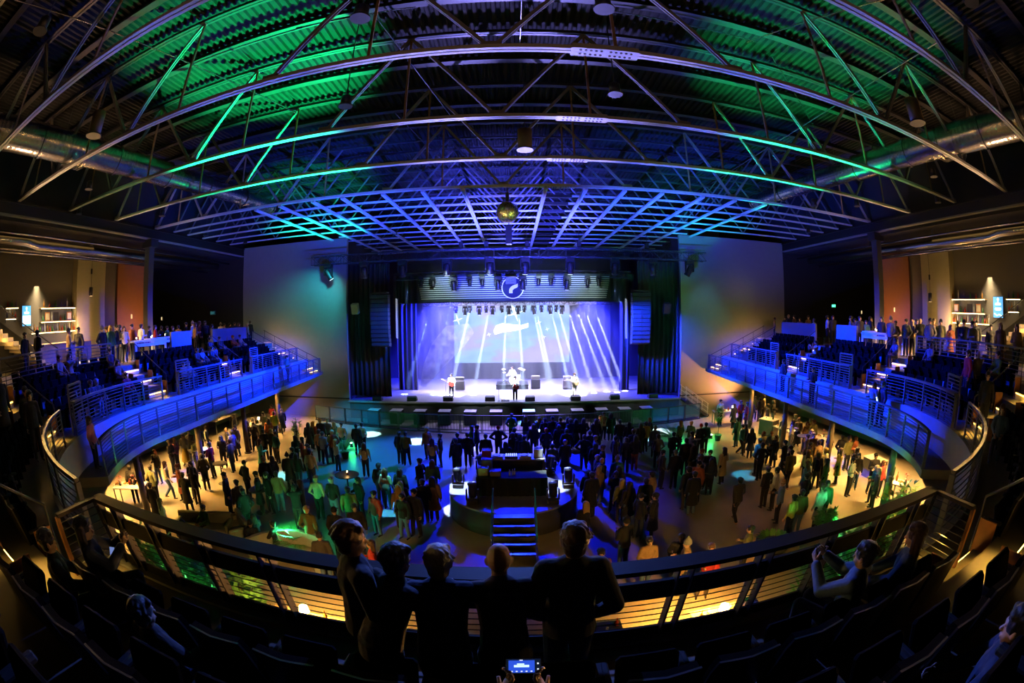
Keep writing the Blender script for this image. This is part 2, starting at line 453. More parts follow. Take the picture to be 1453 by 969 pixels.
tag(wavy(-9.6, 9.6, 43.6, SZ, 11.5, .035, .8).build('backdrop_curtain', mat('grey_drape', (.28, .28, .36), .9, 0., .1, 20, .1), None, True), 'wide pleated backdrop curtain behind the video screen', 'curtain')
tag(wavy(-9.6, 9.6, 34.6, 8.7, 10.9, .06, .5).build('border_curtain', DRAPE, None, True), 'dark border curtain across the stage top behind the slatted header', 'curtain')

# video screen: picture with a bright streak and sparkles
m = bpy.data.materials.new('screen_picture'); m.use_nodes = True; nt = m.node_tree; L = nt.links
bs = nt.nodes['Principled BSDF']; tc = nt.nodes.new('ShaderNodeTexCoord')
def N(t, **k):
    n = nt.nodes.new(t)
    for a, b_ in k.items(): setattr(n, a, b_)
    return n
mp = N('ShaderNodeMapping'); L.new(tc.outputs['Generated'], mp.inputs['Vector'])
nz = N('ShaderNodeTexNoise'); nz.inputs['Scale'].default_value = 2.2; nz.inputs['Detail'].default_value = 3; L.new(mp.outputs['Vector'], nz.inputs['Vector'])
cr = N('ShaderNodeValToRGB'); L.new(nz.outputs['Fac'], cr.inputs['Fac'])
e = cr.color_ramp.elements
e[0].position = .32; e[0].color = (.12, .42, .85, 1); e[1].position = .68; e[1].color = (.55, .50, .95, 1)
k_ = e.new(.47); k_.color = (.30, .62, .92, 1); k_ = e.new(.56); k_.color = (.46, .44, .90, 1)
bs.inputs['Base Color'].default_value = (.12, .12, .14, 1); bs.inputs['Roughness'].default_value = .6
L.new(cr.outputs['Color'], bs.inputs['Emission Color']); bs.inputs['Emission Strength'].default_value = .75
SCREENM = m
a, b = at_y(644, 432, 42.8), at_y(808, 513.5, 42.8)
t = empty('video_screen', ((a.x + b.x) / 2, 42.8, (a.z + b.z) / 2), 0, 'large bright video screen hanging behind the drummer', 'screen')
W, H_ = b.x - a.x, a.z - b.z
MB().box((0, 0, 0), (W, .06, H_)).build('display', SCREENM, t)
# glowing lettering streak and star sparkles of the picture
st = MB(); st.slabprism([(-1.75, .25), (-1.5, .75), (-.9, .95), (0, .85), (.9, .75), (1.6, .95), (1.55, .55), (.3, .25), (-.9, .1), (-1.6, -.1)], 'y', -.045, -.035)
st.build('glowing_streak', emit('streak_glow', (1, 1, 1), 2.2), t)
def star(b_, x, z, r, q=.12):
    for ang in (.3, .3 + PI / 2):
        c, s_ = math.cos(ang), math.sin(ang)
        b_.slabprism([(x + r * c, z + r * s_), (x - q * r * s_, z + q * r * c), (x - r * c, z - r * s_), (x + q * r * s_, z - q * r * c)], 'y', -.045, -.035)
for x, z, r in ((-5.2 + 0, 1.35, .55), (.35, 1.9, .85), (2.6, 1.0, .3), (3.4, .35, .22), (-2.2, -.1, .25), (3.1, -.4, .2), (.1, 2.35, .5)):
    st = MB(); star(st, x, z, r); st.build('sparkle', emit('sparkle_glow', (.9, 1, 1), 1.6), t)

# slatted header with the round emblem
a, b = at_y(592, 394, 33.2), at_y(866, 423.5, 33.2)
xm, W = (a.x + b.x) / 2, b.x - a.x
t = empty('header_panel', (xm, 33.2, b.z), 0, 'wide slatted header panel over the stage around a round emblem', 'header panel')
hh = a.z - b.z
MB().box((0, .12, hh / 2), (W, .1, hh + .3)).build('backing', mat('header_back', (.03, .05, .06), .6), t)
sl = MB()
for i in range(11):
    z = .08 + (hh - .14) * i / 10; half = W / 2 - .06 - (.25 * abs(i - 8) / 8 if i < 8 else 0)
    sl.box((0, .02, z), (2 * half, .06, .05))
sl.build('slat', mat('slat_white', (.8, .85, .82), .4), t)
c = at_y(727.5, 408.3, 33.2)
g = empty('round_emblem', (c.x, 33.08, c.z), 0, 'round dark emblem with pale ring and angular mark, centred on the slatted header', 'emblem')
MB().lathe([(.80, -.04), (.80, .04)], (0, 0, 0), 40, Matrix.Rotation(PI / 2, 3, 'X')).build('disc', mat('emblem_navy', (.008, .016, .04), .5), g)
rg = MB(); n = 48
for r0, r1 in ((.76, .83),):
    rg.grid([[V(r * math.cos(2 * PI * i / n), y, r * math.sin(2 * PI * i / n)) for i in range(n + 1)] for r, y in ((r0, -.05), (r0, -.075), (r1, -.075), (r1, -.05), (r0, -.05))])
PALE = emit('emblem_glow', (.75, .82, .95), .35)  # ring and mark glow faintly by themselves
rg.build('ring', PALE, g)
def ez(u, v): return ((u - 574) / 100 * .79, (181 - v) / 100 * .79)
MB().slabprism([ez(*p) for p in ((540, 233), (573, 233), (573, 205), (590, 190), (612, 182), (622, 172), (622, 142), (606, 150), (588, 155), (566, 165), (549, 182), (540, 200))], 'y', -.075, -.05).build('mark', PALE, g)
# small square lamp grid hanging in front of the emblem top
c = at_y(725, 398, 32.4)
t = empty('lamp_grid', (c.x, 32.4, c.z), 0, 'small blue-lit grid of lamps hanging in front of the emblem', 'light fixture')
fr = MB()
for i in range(5): fr.box((-.36 + .18 * i, 0, 0), (.03, .05, .5))
for i in range(4): fr.box((0, 0, -.24 + .16 * i), (.75, .05, .03))
fr.build('frame', STEEL, t)
MB().box((0, .04, 0), (.74, .03, .48)).build('panel', mat('grid_blue_lit', (.25, .3, .8), .5), t)  # blue light on the grid put into the panel colour

# ---- box trusses
def box_truss(x0, x1, y, z, s, label):
    t = empty('lighting_truss', (x0, y, z), 0, label, 'lighting truss', 'box trusses carrying the lamps')
    L_ = x1 - x0; b_ = MB()
    for yy in (-s / 2, s / 2):
        for zz in (-s / 2, s / 2): b_.tube((0, yy, zz), (L_, yy, zz), .03, 6)
    b_.build('chord_tube', STEEL_DK, t)
    l_ = MB(); n = int(L_ / s)
    for i in range(n):
        u0, u1 = L_ * i / n, L_ * (i + 1) / n
        for yy in (-s / 2, s / 2): l_.tube((u0, yy, -s / 2 if i % 2 else s / 2), (u1, yy, s / 2 if i % 2 else -s / 2), .016, 5, cap=False); l_.tube((u0, yy, -s / 2), (u0, yy, s / 2), .016, 5, cap=False)
        l_.tube((u0, -s / 2, s / 2), (u1, s / 2, s / 2), .014, 5, cap=False); l_.tube((u0, -s / 2, -s / 2), (u1, s / 2, -s / 2), .014, 5, cap=False)
    l_.build('lacing_mesh', STEEL_DK, t)
    return t
FT_Y = 31.0
FZ = at_y(728, 359, FT_Y).z
box_truss(at_y(444, 370, FT_Y).x, at_y(1000, 370, FT_Y).x, FT_Y, FZ, .62, 'long front lighting truss hanging over the stage edge')
BZ = at_y(728, 391, 33.6).z
box_truss(-9.2, 9.0, 33.6, BZ + .1, .5, 'second lighting truss just above the slatted header')
CZ = at_y(728, 429, 37.0).z
box_truss(at_y(600, 428, 37).x, at_y(868, 428, 37).x, 37.0, CZ, .4, 'rear lighting truss low in front of the video screen')
# chain hoists of the front truss
for px in (654, 690, 748, 822, 918):
    p = at_y(px, 359, FT_Y)
    t = empty('chain_hoist', (p.x, FT_Y, FZ + .3), 0, 'chain hoist on the front lighting truss, %s from the blue-exit side' % ORD[(654, 690, 748, 822, 918).index(px)], 'hoist', 'chain hoists')
    MB().bbox((0, 0, .32), (.28, .28, .5), .03).build('body', BLACKM, t); MB().tube((0, 0, .5), (0, 0, HB - FZ - .4), .018, 6).build('chain', STEEL_DK, t)

# ---- moving heads
def make_head(scale=1.):
    t = empty('moving_head_light'); s = scale
    MB().bbox((0, 0, -.09 * s), (.42 * s, .34 * s, .18 * s), .02).build('base', BLACKM, t)
    y_ = MB()
    for o in (-1, 1): y_.bbox((o * .21 * s, 0, -.36 * s), (.06 * s, .16 * s, .42 * s), .015)
    y_.bbox((0, 0, -.2 * s), (.46 * s, .16 * s, .05 * s), .01); y_.build('yoke', BLACKM, t)
    h = MB(); h.lathe([(.05 * s, .24 * s), (.13 * s, .2 * s), (.155 * s, .02 * s), (.15 * s, -.22 * s), (.165 * s, -.26 * s), (.165 * s, -.34 * s), (.12 * s, -.345 * s)], (0, 0, 0), 14)
    hd = h.build('head', BLACKM, t, True); hd.location = (0, 0, -.46 * s)
    ln = MB(); ln.lathe([(.13 * s, -.352 * s), (.13 * s, -.358 * s), (.02 * s, -.364 * s)], (0, 0, 0), 14); lo = ln.build('lens', emit('lens_glow', (.75, .85, 1), 2.5), hd)
    return t
LENS_OFF = mat('lens_glass', (.10, .11, .14), .1, 0., .05, 5, coat=.5)
HEAD0 = make_head(1.0)
def place_head(loc, tilt, pan, label, group, lit=True, s=1., up=False, first=[True]):
    o = HEAD0 if first[0] else copy_tree(HEAD0)
    first[0] = False
    o.location = loc; o.scale = (s, s, s); o.rotation_euler = (PI if up else 0, 0, pan)
    for c in o.children:
        if c.name.startswith('head'):
            c.rotation_euler = (tilt[0], tilt[1], 0)
            if not lit:
                for l in c.children:
                    l.data = OFFLENS if l.name.startswith('lens') else l.data
    tag(o, label, 'moving head', group)
    return o
OFFLENS = MB().lathe([(.13, -.352), (.13, -.358), (.02, -.364)], (0, 0, 0), 14).mesh('lens_off', LENS_OFF)
def tilt_to(src, dst):
    """head tilt so that its lens (local -Z) looks along src->dst"""
    d = (V(*dst) - V(*src)).normalized(); e_ = V(0, 0, -1).rotation_difference(d).to_euler(); return (e_.x, e_.y)
FX = [(466, 383, -.5), (517, 380, 0), (571, 379, 0), (634, 378, 0), (695, 377, 0), (745, 376, 0), (809, 377, 0), (872, 378, 0), (926, 378, -.1), (978, 382, .45)]
for i, (px, py, tl) in enumerate(FX):
    p = at_y(px, py - 13, FT_Y); side = i if i < 5 else 9 - i
    place_head((p.x, FT_Y, FZ - .33), (.25, tl), 0, 'large moving head under the front lighting truss, %s from the blue-exit side' % ORD[i], 'moving heads under the front truss', lit=i in (0, 3, 4, 5, 6), s=1.45)
SX = [599, 616, 645, 667.5, 685, 707, 741.5, 763.5, 781, 803.5, 832, 848]
for i, px in enumerate(SX):
    p = at_y(px, 396, 33.2); big = px in (645, 707, 741.5, 803.5)
    place_head((p.x, 32.75, BZ - .1), (.35 if big else 0, 0), 0, '%s moving head hanging in front of the slatted header, %s from the blue-exit side' % ('long' if big else 'compact', ORD[i]), 'moving heads before the header', lit=big, s=1.25 if big else .85)
RX = [(647, 0), (660, 1), (667, 0), (680, 1), (690, 0), (699, 1), (712, 0), (722, 1), (735, 1), (744, 0), (757, 1), (768, 0), (780, 1), (789, 0), (797, 1)]
BEAMS = []
def zz(u, v): return 480 + u / 2.906, 370 + v / 2.906
for i, (px, beam) in enumerate(RX):
    p = at_y(px, 430, 37.0)
    place_head((p.x, 36.9, CZ - .25), (0, random.uniform(-.3, .3)), 0, '%s lamp in the crowded row under the rear truss, %s from the smoke side' % ('beam' if beam else 'wash', ORD[i]), 'lamps under the rear truss', lit=True, s=.95 if beam else .75)

# ---- line arrays
def line_array(sg, px, pyt, pyb, label, strip_px):
    a = at_y(px, pyt, 32.6); b_ = at_y(px, pyb, 32.6)
    t = empty('line_array_speaker', (a.x, 32.6, a.z), 0, label, 'speaker column', 'hung speaker columns')
    MB().box((0, 0, .12), (1.3, .6, .12)).build('fly_frame', STEEL_DK, t)
    n = 12; z = 0.; y = 0.; tot = a.z - b_.z; hcab = tot / n * .98; ang = 0.
    for i in range(n):
        ang = math.radians(1.2 * i * (i / n))
        M = Matrix.Rotation(ang, 3, 'X') @ Matrix.Rotation(-.12 * sg * 0, 3, 'Z')
        c = MB(); c.slabprism([(-hcab / 2 + .01, .32), (-hcab * .36, -.32), (hcab * .36, -.32), (hcab / 2 - .01, .32)], 'x', -.72, .72) if 0 else c.bbox((0, 0, 0), (1.45, .62, hcab - .02), .02)
        for q in (-1, 1): c.box((q * .36, -.315, 0), (.62, .02, hcab * .72))
        c.box((0, -.32, 0), (.03, .02, hcab * .9))
        cb = c.build('cabinet', mat('array_black', (.05, .055, .06), .5, .1, .1, 20), t)
        z -= hcab / 2 * math.cos(ang); y += -hcab / 2 * math.sin(ang) * -1
        cb.location = (0, y, z); cb.rotation_euler = (-ang, 0, 0)
        z -= hcab / 2 * math.cos(ang); y += hcab / 2 * math.sin(ang)
    MB().tube((0, 0, .15), (0, 0, 3.4), .02, 6).build('cable', STEEL_DK, t)
    p0, p1 = at_y(strip_px, 423, 33.6), at_y(strip_px, 481, 33.6)
    u = empty('light_strip', (p0.x, 33.6, p1.z), 0, 'tall upright light strip beside the speaker column, ' + ('smoke side' if sg < 0 else 'stage stair side'), 'light strip', 'upright light strips')
    d = MB(); d.box((0, 0, (p0.z - p1.z) / 2), (.2, .12, p0.z - p1.z)); d.mi(1)
    for i in range(40): d.box((.04 * (-1) ** i, -.07, .08 + i * (p0.z - p1.z - .16) / 39), (.05, .02, .05))
    d.build('channel', [STEEL_DK, emit('strip_glow', (.75, .8, 1), 1.1)], u)
line_array(-1, 539, 418, 494, 'curved black speaker column hanging on the smoke side', 563)
line_array(1, 909, 415, 490, 'curved black speaker column hanging on the stage stair side', 888)
for px, py, lb in ((504, 438, 'small white wall speaker at the edge of the teal-lit wall'), (946, 437, 'small dark wall speaker at the edge of the brown wall')):
    p = at_y(px, py, 31.5); t = empty('wall_speaker', p, 0, lb, 'speaker', 'small speakers by the stage walls')
    MB().bbox((0, 0, 0), (.55, .4, .8), .04, Matrix.Rotation(.3, 3, 'X')).build('cabinet', WHITE if px < 700 else BLACKM, t); MB().tube((0, .2, 0), (0, .5, .1), .03, 6).build('bracket', STEEL_DK, t)

# ---- on and before the stage
def wedge(loc, rz, label, group, first=[]):
    if not first:
        t = empty('stage_monitor'); first.append(t)
        MB().slabprism([(-.22, 0), (.3, 0), (.3, .12), (-.02, .36), (-.22, .3)], 'x', -.36, .36).build('cabinet', BLACKM, t)
        MB().slabprism([(.30, .135), (-.0, .365), (.0, .375), (.31, .145)], 'x', -.32, .32).build('grille', mat('grille', (.03, .03, .03), .7), t)
    else: t = copy_tree(first[0])
    t.location = loc; t.rotation_euler = (0, 0, rz); return tag(t, label, 'stage monitor', group)
for i, px in enumerate([535, 585, 636, 695.4, 752, 817, 874.7, 933]):
    p = at_z(px, 568.5, SZ); wedge((p.x, max(p.y, 32.1), SZ), PI * 0, 'black stage monitor wedge along the stage lip, %s from the smoke side' % ORD[i], 'monitor wedges on the lip')
SUB0 = None
for i, px in enumerate([526, 560, 594.6, 630, 667, 703.7, 750.5, 784, 821, 857, 892, 925.6]):
    p = at_z(px, 584, .98)
    if SUB0 is None:
        SUB0 = t = empty('subwoofer')
        MB().bbox((0, 0, .5), (.86, .9, .96), .02).build('cabinet', BLACKM, t)
        MB().box((0, 0, .985), (.86, .9, .01)).build('pale_top', mat('sub_lit_top', (.5, .5, .52), .5), t)  # thin pale sheet painting the light on the cabinet top
        gr = MB(); gr.box((0, -.455, .5), (.78, .02, .86)); gr.build('grille', mat('sub_grille', (.05, .05, .055), .6), t)
        for xx in (-.3, .3):
            for yy in (-.3, .3): MB().tube((xx, yy, 0), (xx, yy, .03), .04, 8).build('foot', RUBBER, t)
    else: t = copy_tree(SUB0)
    t.location = (p.x, 30.75, 0); tag(t, 'lit-topped subwoofer before the stage skirt, %s from the smoke side' % ORD[i], 'subwoofer', 'subwoofers in the pit')

# barrier along the pit: bars in the middle, tinted panels at both ends
BAR = [(440, 596), (483, 600), (536, 608), (600, 613), (650, 616.5), (682, 617), (714, 616.5), (770, 614), (830, 610), (880, 607), (930, 605), (968, 602), (1006, 600)]
def bar_y(x): return 28.3 + .0105 * x * x
xs = [-15.2 + i * 1.45 for i in range(21)]
TINT = mat('tinted_panel', (.10, .25, .4), .15, 0., .05, 4, alpha=.35, spec=.6)
for i in range(20):
    x0, x1 = xs[i], xs[i + 1]; y0, y1 = bar_y(x0), bar_y(x1); c = V((x0 + x1) / 2, (y0 + y1) / 2, 0); rz = math.atan2(y1 - y0, x1 - x0); w_ = math.hypot(x1 - x0, y1 - y0) - .03
    panel = i < 6 or i > 15
    t = empty('pit_barrier', c, rz, '%s pit barrier, %s along from the teal-lit wall' % ('tinted-panel' if panel else 'upright-bar', ORD[i]), 'barrier', 'pit barriers before the stage')
    f = MB(); f.box((0, 0, 1.17), (w_, .06, .05)); f.box((0, 0, .18), (w_, .04, .04))
    for o in (-1, 1): f.box((o * (w_ / 2 - .03), 0, .6), (.05, .05, 1.15))
    f.build('frame', STEEL_DK, t)
    if panel: MB().box((0, 0, .68), (w_ - .12, .015, .92)).build('panel', TINT, t)
    else:
        g = MB()
        for k in range(6): g.box((-w_ / 2 + w_ * (k + 1) / 7, 0, .66), (.022, .022, .95))
        g.build('grille', STEEL_DK, t)
    MB().box((0, .35, .02), (w_, .9, .03)).build('base_plate', STEEL_DK, t)
# stage stairs with white handrails
t = empty('stage_stair', (12.7, 31.2, 0), 0, 'steel stair with white handrails at the stage corner', 'stairs')
for i in range(7): MB().box((.15 + .28 * i, 0, SZ - .2 * (i + .5)), (.3, 1.1, .05)).build('tread', STEEL_DK, t)
st = MB()
for o in (-.55, .55): st.beam((0, o, SZ - .1), (2.0, o, 0.05), .05, .2)
st.build('stringer', STEEL_DK, t)
for o in (-.55, .55):
    h = MB()
    for k in (1.0, .66, .33): h.beam((-.1, o, SZ + k), (1.95, o, k + .02), .05, .05)
    for u in (0, .98, 1.9): h.tube((u, o, SZ - .72 * u), (u, o, SZ - .72 * u + 1.02), .03, 6)
    h.build('handrail', mat('white_paint', (.7, .7, .7), .4), t)

# amps
AMPC = mat('amp_tolex', (.62, .58, .52), .7)
def amp(px, py, label, pale, combo):
    p = at_z(px, py, SZ); t = empty('guitar_amp', (p.x, p.y, SZ), 0, label, 'amplifier', 'amplifiers on stage')
    MB().bbox((0, 0, .42), (.78, .38, .78), .02).build('cabinet', AMPC if pale else BLACKM, t)
    MB().box((0, -.2, .42), (.66, .02, .64)).build('grille', mat('amp_grille', (.45, .4, .33), .8) if pale else mat('grille', (.03, .03, .03), .7), t)
    MB().bbox((0, 0, .98), (.72, .28, .28), .02).build('head', AMPC if pale else AMPC, t)
amp(653, 553.5, 'pale amplifier stack behind the guitarist on the smoke side', True, False)
amp(760, 551.5, 'amplifier on a dark cabinet just beside the drum riser', False, True)
amp(805, 552, 'pale amplifier stack behind the guitarist beside the stage stairs', True, False)
# drum riser and kit
a = at_z(727, 552.5, SZ)
DR = V(a.x, a.y + 1.0, SZ)
t = empty('drum_riser', DR, 0, 'low black riser under the drum kit', 'riser')
MB().bbox((0, 0, .36), (2.75, 2.1, .12), .01).build('deck', BLACKM, t); wv = MB(); wv.box((0, -1.02, .16), (2.7, .03, .3)); wv.build('skirt', SKIRT, t)
for xx in (-1.2, 1.2):
    for yy in (-.9, .9): MB().tube((xx, yy, 0), (xx, yy, .3), .03, 6).build('leg', STEEL_DK, t)
DZ = SZ + .42
DRUMW = mat('drum_wrap', (.75, .73, .7), .3, .1, .05, 8); HEADW = mat('drum_skin', (.85, .84, .82), .6); BRASS = mat('brass', (.8, .6, .25), .3, 1., .1, 20)
t = empty('drum_kit', (DR.x, DR.y, DZ), 0, 'pale drum kit with cymbals on the riser', 'drum kit')
RX90 = Matrix.Rotation(PI / 2, 3, 'X')
def drum(nm, c, r, h, M=None):
    o = MB().lathe([(r, -h / 2), (r * 1.02, -h / 2 + .02), (r, -h / 2 + .04), (r, h / 2 - .04), (r * 1.02, h / 2 - .02), (r, h / 2)], c, 18, M).build(nm, DRUMW, t, True)
    MB().lathe([(r * .97, h / 2 + .001), (r * .97, h / 2 + .006)], c, 18, M).build('drum_skin', HEADW, o)
drum('bass_drum', (0, -.25, .3), .29, .42, RX90); drum('snare_drum', (-.35, .3, .62), .18, .14); drum('floor_tom', (.55, .3, .42), .21, .4); drum('rack_tom', (-.2, -.2, .78), .15, .22, Matrix.Rotation(.3, 3, 'X')); drum('rack_tom', (.22, -.2, .78), .15, .22, Matrix.Rotation(.3, 3, 'X'))
for x, y, z, r in ((-.75, -.1, 1.2, .22), (.7, -.15, 1.25, .24), (-.7, .35, .85, .17), (.95, .25, 1.1, .26)):
    c = MB().lathe([(r, 0), (r * .5, .015), (.04, .03), (.02, .05)], (x, y, z), 18, Matrix.Rotation(.25, 3, 'X')).build('cymbal', BRASS, t, True)
    k = MB(); k.tube((x, y, .25), (x, y, z), .012, 6)
    for q in range(3): k.tube((x, y, .28), (x + .22 * math.cos(q * 2.1), y + .22 * math.sin(q * 2.1), .01), .01, 5)
    k.build('stand', CHROME, c)
MB().lathe([(.16, .5), (.17, .54), (.15, .58)], (0, .62, 0), 14).build('stool_seat', BLACKM, t); MB().tube((0, .62, .0), (0, .62, .5), .025, 6).build('stool_post', CHROME, t)
# mic stands
def mic(px, py, label, rot=0):
    p = at_z(px, py, SZ); t = empty('microphone_stand', (p.x, p.y, SZ), rot, label, 'microphone stand', 'microphone stands')
    MB().lathe([(.13, 0), (.13, .015), (.03, .03)], (0, 0, 0), 14).build('base', BLACKM, t); MB().tube((0, 0, .02), (0, 0, 1.25), .012, 6).build('pole', STEEL_DK, t)
    b_ = MB(); b_.tube((-.1, 0, 1.2), (.38, 0, 1.45), .01, 6); b_.build('boom', STEEL_DK, t)
    MB().lathe([(.012, 0), (.014, .1), (.026, .13), (.024, .17), (.01, .19)], (.36, 0, 1.42), 8, Matrix.Rotation(.9, 3, 'Y')).build('microphone', STEEL_DK, t)
mic(633, 566, 'microphone stand before the guitarist on the smoke side'); mic(708, 569, 'microphone stand beside the singer at stage centre'); mic(810, 565, 'microphone stand at the guitarist beside the stage stairs')
p = at_z(717, 569, SZ)
t = empty('pedal_board', (p.x, p.y, SZ), 0, 'small dark pedal board at the foot of the centre microphone stand', 'pedal board')
MB().slabprism([(-.15, 0), (.15, 0), (.15, .1), (-.15, .04)], 'x', -.3, .3).build('board', BLACKM, t)
for k in range(4): MB().bbox((-.22 + .15 * k, 0, .09), (.09, .12, .05), .01).build('pedal', [WOOD, CHROME, WHITE, GALV][k], t)

# ---- mirror ball
c = at_y(720, 301, 20.45)
t = empty('mirror_ball', c, 0, 'golden mirror ball hanging from the fifth roof truss', 'mirror ball')
br = .53; b = MB(); rows = 22
for i in range(rows):
    a0, a1 = PI * i / rows - PI / 2 + .012, PI * (i + 1) / rows - PI / 2 - .012
    nn = max(4, int(2 * rows * math.cos((a0 + a1) / 2)))
    for j in range(nn):
        l0, l1 = 2 * PI * j / nn + .02, 2 * PI * (j + 1) / nn - .02
        tt = V(random.uniform(-.05, .05), random.uniform(-.05, .05), random.uniform(-.05, .05)); cen = None
        b.mi(random.choice((0, 0, 0, 1, 2))); b.add([V(br * math.cos(a) * math.cos(l), br * math.cos(a) * math.sin(l), br * math.sin(a)) * (1 + tt.x * .3) for a, l in ((a0, l0), (a0, l1), (a1, l1), (a1, l0))], [(0, 1, 2, 3)])
b.build('mirror_tile', [mat('mirror', (.9, .8, .55), .3, 1., .03, 5), mat('mirror_dim', (.5, .4, .2), .3, 1., .03, 5), mat('mirror_warm', (1., .72, .25), .35, 1., .03, 5)], t)  # tile tones stand in for bright, dim and warm reflections
MB().lathe([(.02, -.5), (.3, -.43), (.5, -.12), (.51, 0), (.5, .12), (.3, .43), (.02, .5)], (0, 0, 0), 20).build('core', mat('ball_core', (.12, .09, .04), .6), t)
MB().tube((0, 0, .5), (0, 0, .95), .09, 10).build('motor', BLACKM, t); MB().tube((0, 0, .9), (0, 0, HB - c.z - .02), .02, 6).build('chain', STEEL_DK, t)
p = at_y(722, 333, 24.)
t = empty('hanging_projector', p, 0, 'black hanging lamp below the mirror ball', 'lamp'); MB().bbox((0, 0, 0), (.35, .35, 1.1), .04).build('housing', BLACKM, t); MB().tube((0, 0, .5), (0, 0, HB - p.z), .025, 6).build('drop_pipe', STEEL_DK, t)

# ---- round platform with the desk
PC = V(-.08, 16.4, 0); PR = 2.5; PZ = 1.0
t = empty('round_platform', PC, 0, 'round black platform in the middle of the floor', 'platform')
MB().lathe([(PR - .01, .02), (PR, .05), (PR, PZ - .06)], (0, 0, 0), 64).build('skirt', mat('platform_skirt', (.03, .03, .035), .6), t, True)
MB().lathe([(PR + .02, PZ - .06), (PR + .02, PZ), (PR - .05, PZ + .0)], (0, 0, 0), 64).build('deck', mat('platform_deck', (.22, .22, .25), .4, 0., .08, 3), t)
t = empty('platform_stair', (-.05, 13.86, 0), 0, 'open metal stair with tall handrail posts at the round platform', 'stairs')
for i in range(5):
    z = PZ - .17 * (i + 1) + .17; MB().box((0, -.12 - .34 * i, z - .02), (1.35, .28, .04)).build('tread', GALV, t)
    m_ = MB(); m_.box((0, .02 - .34 * i, z - .1), (1.3, .02, .03))
    for q in (-.3, .05): m_.box((q, .02 - .34 * i, z - .11), (.02, .02, .12))
    m_.build('riser_frame', GALV, t)
for o in (-.7, .7):
    MB().beam((o, .05, PZ), (o, -1.75, .05), .05, .16).build('stringer', GALV, t)
    h = MB(); h.path([(o, .1, PZ), (o, .1, PZ + .95), (o, -.02, PZ + .98), (o, -1.75, .98), (o, -1.82, .9), (o, -1.82, 0)], .025, 8); h.build('handrail', GALV, t)
# desks
t = empty('console_desk', (PC.x - .0, 16.95, PZ), 0, 'tall black console desk at the back of the round platform', 'desk')
MB().bbox((0, 0, 1.08), (2.5, .75, .06), .01).build('worktop', mat('desk_top', (.12, .11, .10), .5), t)
for o in (-1.2, 1.2): MB().box((o, 0, .52), (.06, .7, 1.04)).build('side_panel', BLACK, t)
MB().box((0, .3, .55), (2.4, .04, .95)).build('back_panel', BLACK, t)
t = empty('cloth_table', (PC.x - .05, 15.85, PZ), 0, 'low table under black cloth in front of the console desk', 'table')
MB().bbox((0, 0, .72), (2.6, .8, .05), .01).build('tabletop', BLACK, t)
cl = MB(); 
for x0, x1, y0, y1 in ((-1.31, 1.31, -.41, -.41),): cl.grid([[V(-1.31 + 2.62 * i / 40, -.42 + .02 * math.sin(i * 1.7), z) for i in range(41)] for z in (.75, .02)])
for sx in (-1.31, 1.31): cl.grid([[V(sx + .02 * math.sin(i * 2.1), -.42 + .84 * i / 12, z) for i in range(13)] for z in (.75, .02)])
cl.box((0, 0, .75), (2.62, .84, .012)); cl.build('cloth_drape', mat('black_cloth', (.012, .012, .014), .95, 0., .2, 20), t)
def turntable(x, label):
    t = empty('turntable', (PC.x + x, 16.85, PZ + 1.11), 0, label, 'turntable', 'turntables on the console desk')
    MB().bbox((0, 0, .05), (.46, .36, .09), .01).build('plinth', mat('deck_silver', (.5, .5, .52), .35, .6, .05, 10), t); MB().lathe([(.16, .095), (.165, .1), (.165, .115), (.02, .118)], (-.04, 0, 0), 24).build('platter', BLACKM, t)
    b_ = MB(); b_.path([(.17, .1, .12), (.18, 0, .14), (.1, -.1, .125)], .008, 6); b_.build('tone_arm', CHROME, t)
turntable(-.62, 'turntable beside the red record crate on the console desk'); turntable(.48, 'turntable beside the white record crate on the console desk')
t = empty('mixer', (PC.x - .07, 16.85, PZ + 1.11), 0, 'lit mixer between the two turntables', 'mixer')
kn = MB(); kn.bbox((0, 0, .05), (.5, .38, .1), .01); kn.mi(1)
for i in range(6):
    for j in range(4): kn.tube((-.2 + .08 * i, -.12 + .08 * j, .1), (-.2 + .08 * i, -.12 + .08 * j, .13), .018, 8)
kn.build('body', [BLACKM, emit('mixer_glow', (.6, .75, 1), .9)], t)
def crate(x, y, z, d, m_, label, n=14, pale_top=None):
    t = empty('record_crate', (PC.x + x, y, z), 0, label, 'crate', 'record crates')
    c = MB(); w_, l_, h_ = d
    c.box((0, 0, .015), (w_, l_, .03))
    for o in (-1, 1): c.box((o * (w_ / 2 - .012), 0, h_ / 2), (.024, l_, h_)); c.box((0, o * (l_ / 2 - .012), h_ / 2), (w_, .024, h_))
    c.build('box_wall', m_, t)
    s_ = MB()
    for i in range(n): s_.mi(i % 2); s_.box((0, -l_ / 2 + .05 + (l_ - .1) * i / (n - 1), h_ * .5), (w_ - .08, .008, h_ * .95))
    s_.build('record_sleeve_pattern', [WHITE, mat('sleeve', (.2, .25, .3), .6)], t)
crate(-1.05, 16.95, PZ + 1.11, (.36, .36, .3), mat('crate_red', (.55, .08, .05), .5), 'record crate with a red lower band on the console desk')
crate(1.0, 16.95, PZ + 1.11, (.36, .36, .34), WHITE, 'white record crate at the end of the console desk')
crate(-1.12, 15.8, PZ + .76, (.4, .36, .32), mat('crate_cream', (.7, .6, .4), .6), 'cream record crate on the black cloth table')
crate(-.66, 15.72, PZ + .76, (.42, .34, .22), mat('crate_grey', (.35, .33, .28), .6), 'low grey crate beside the cream crate on the cloth table')
crate(-1.0, 16.25, PZ + .76, (.4, .3, .5), mat('crate_blue', (.25, .32, .5), .6), 'tall pale blue crate behind the cream crate')
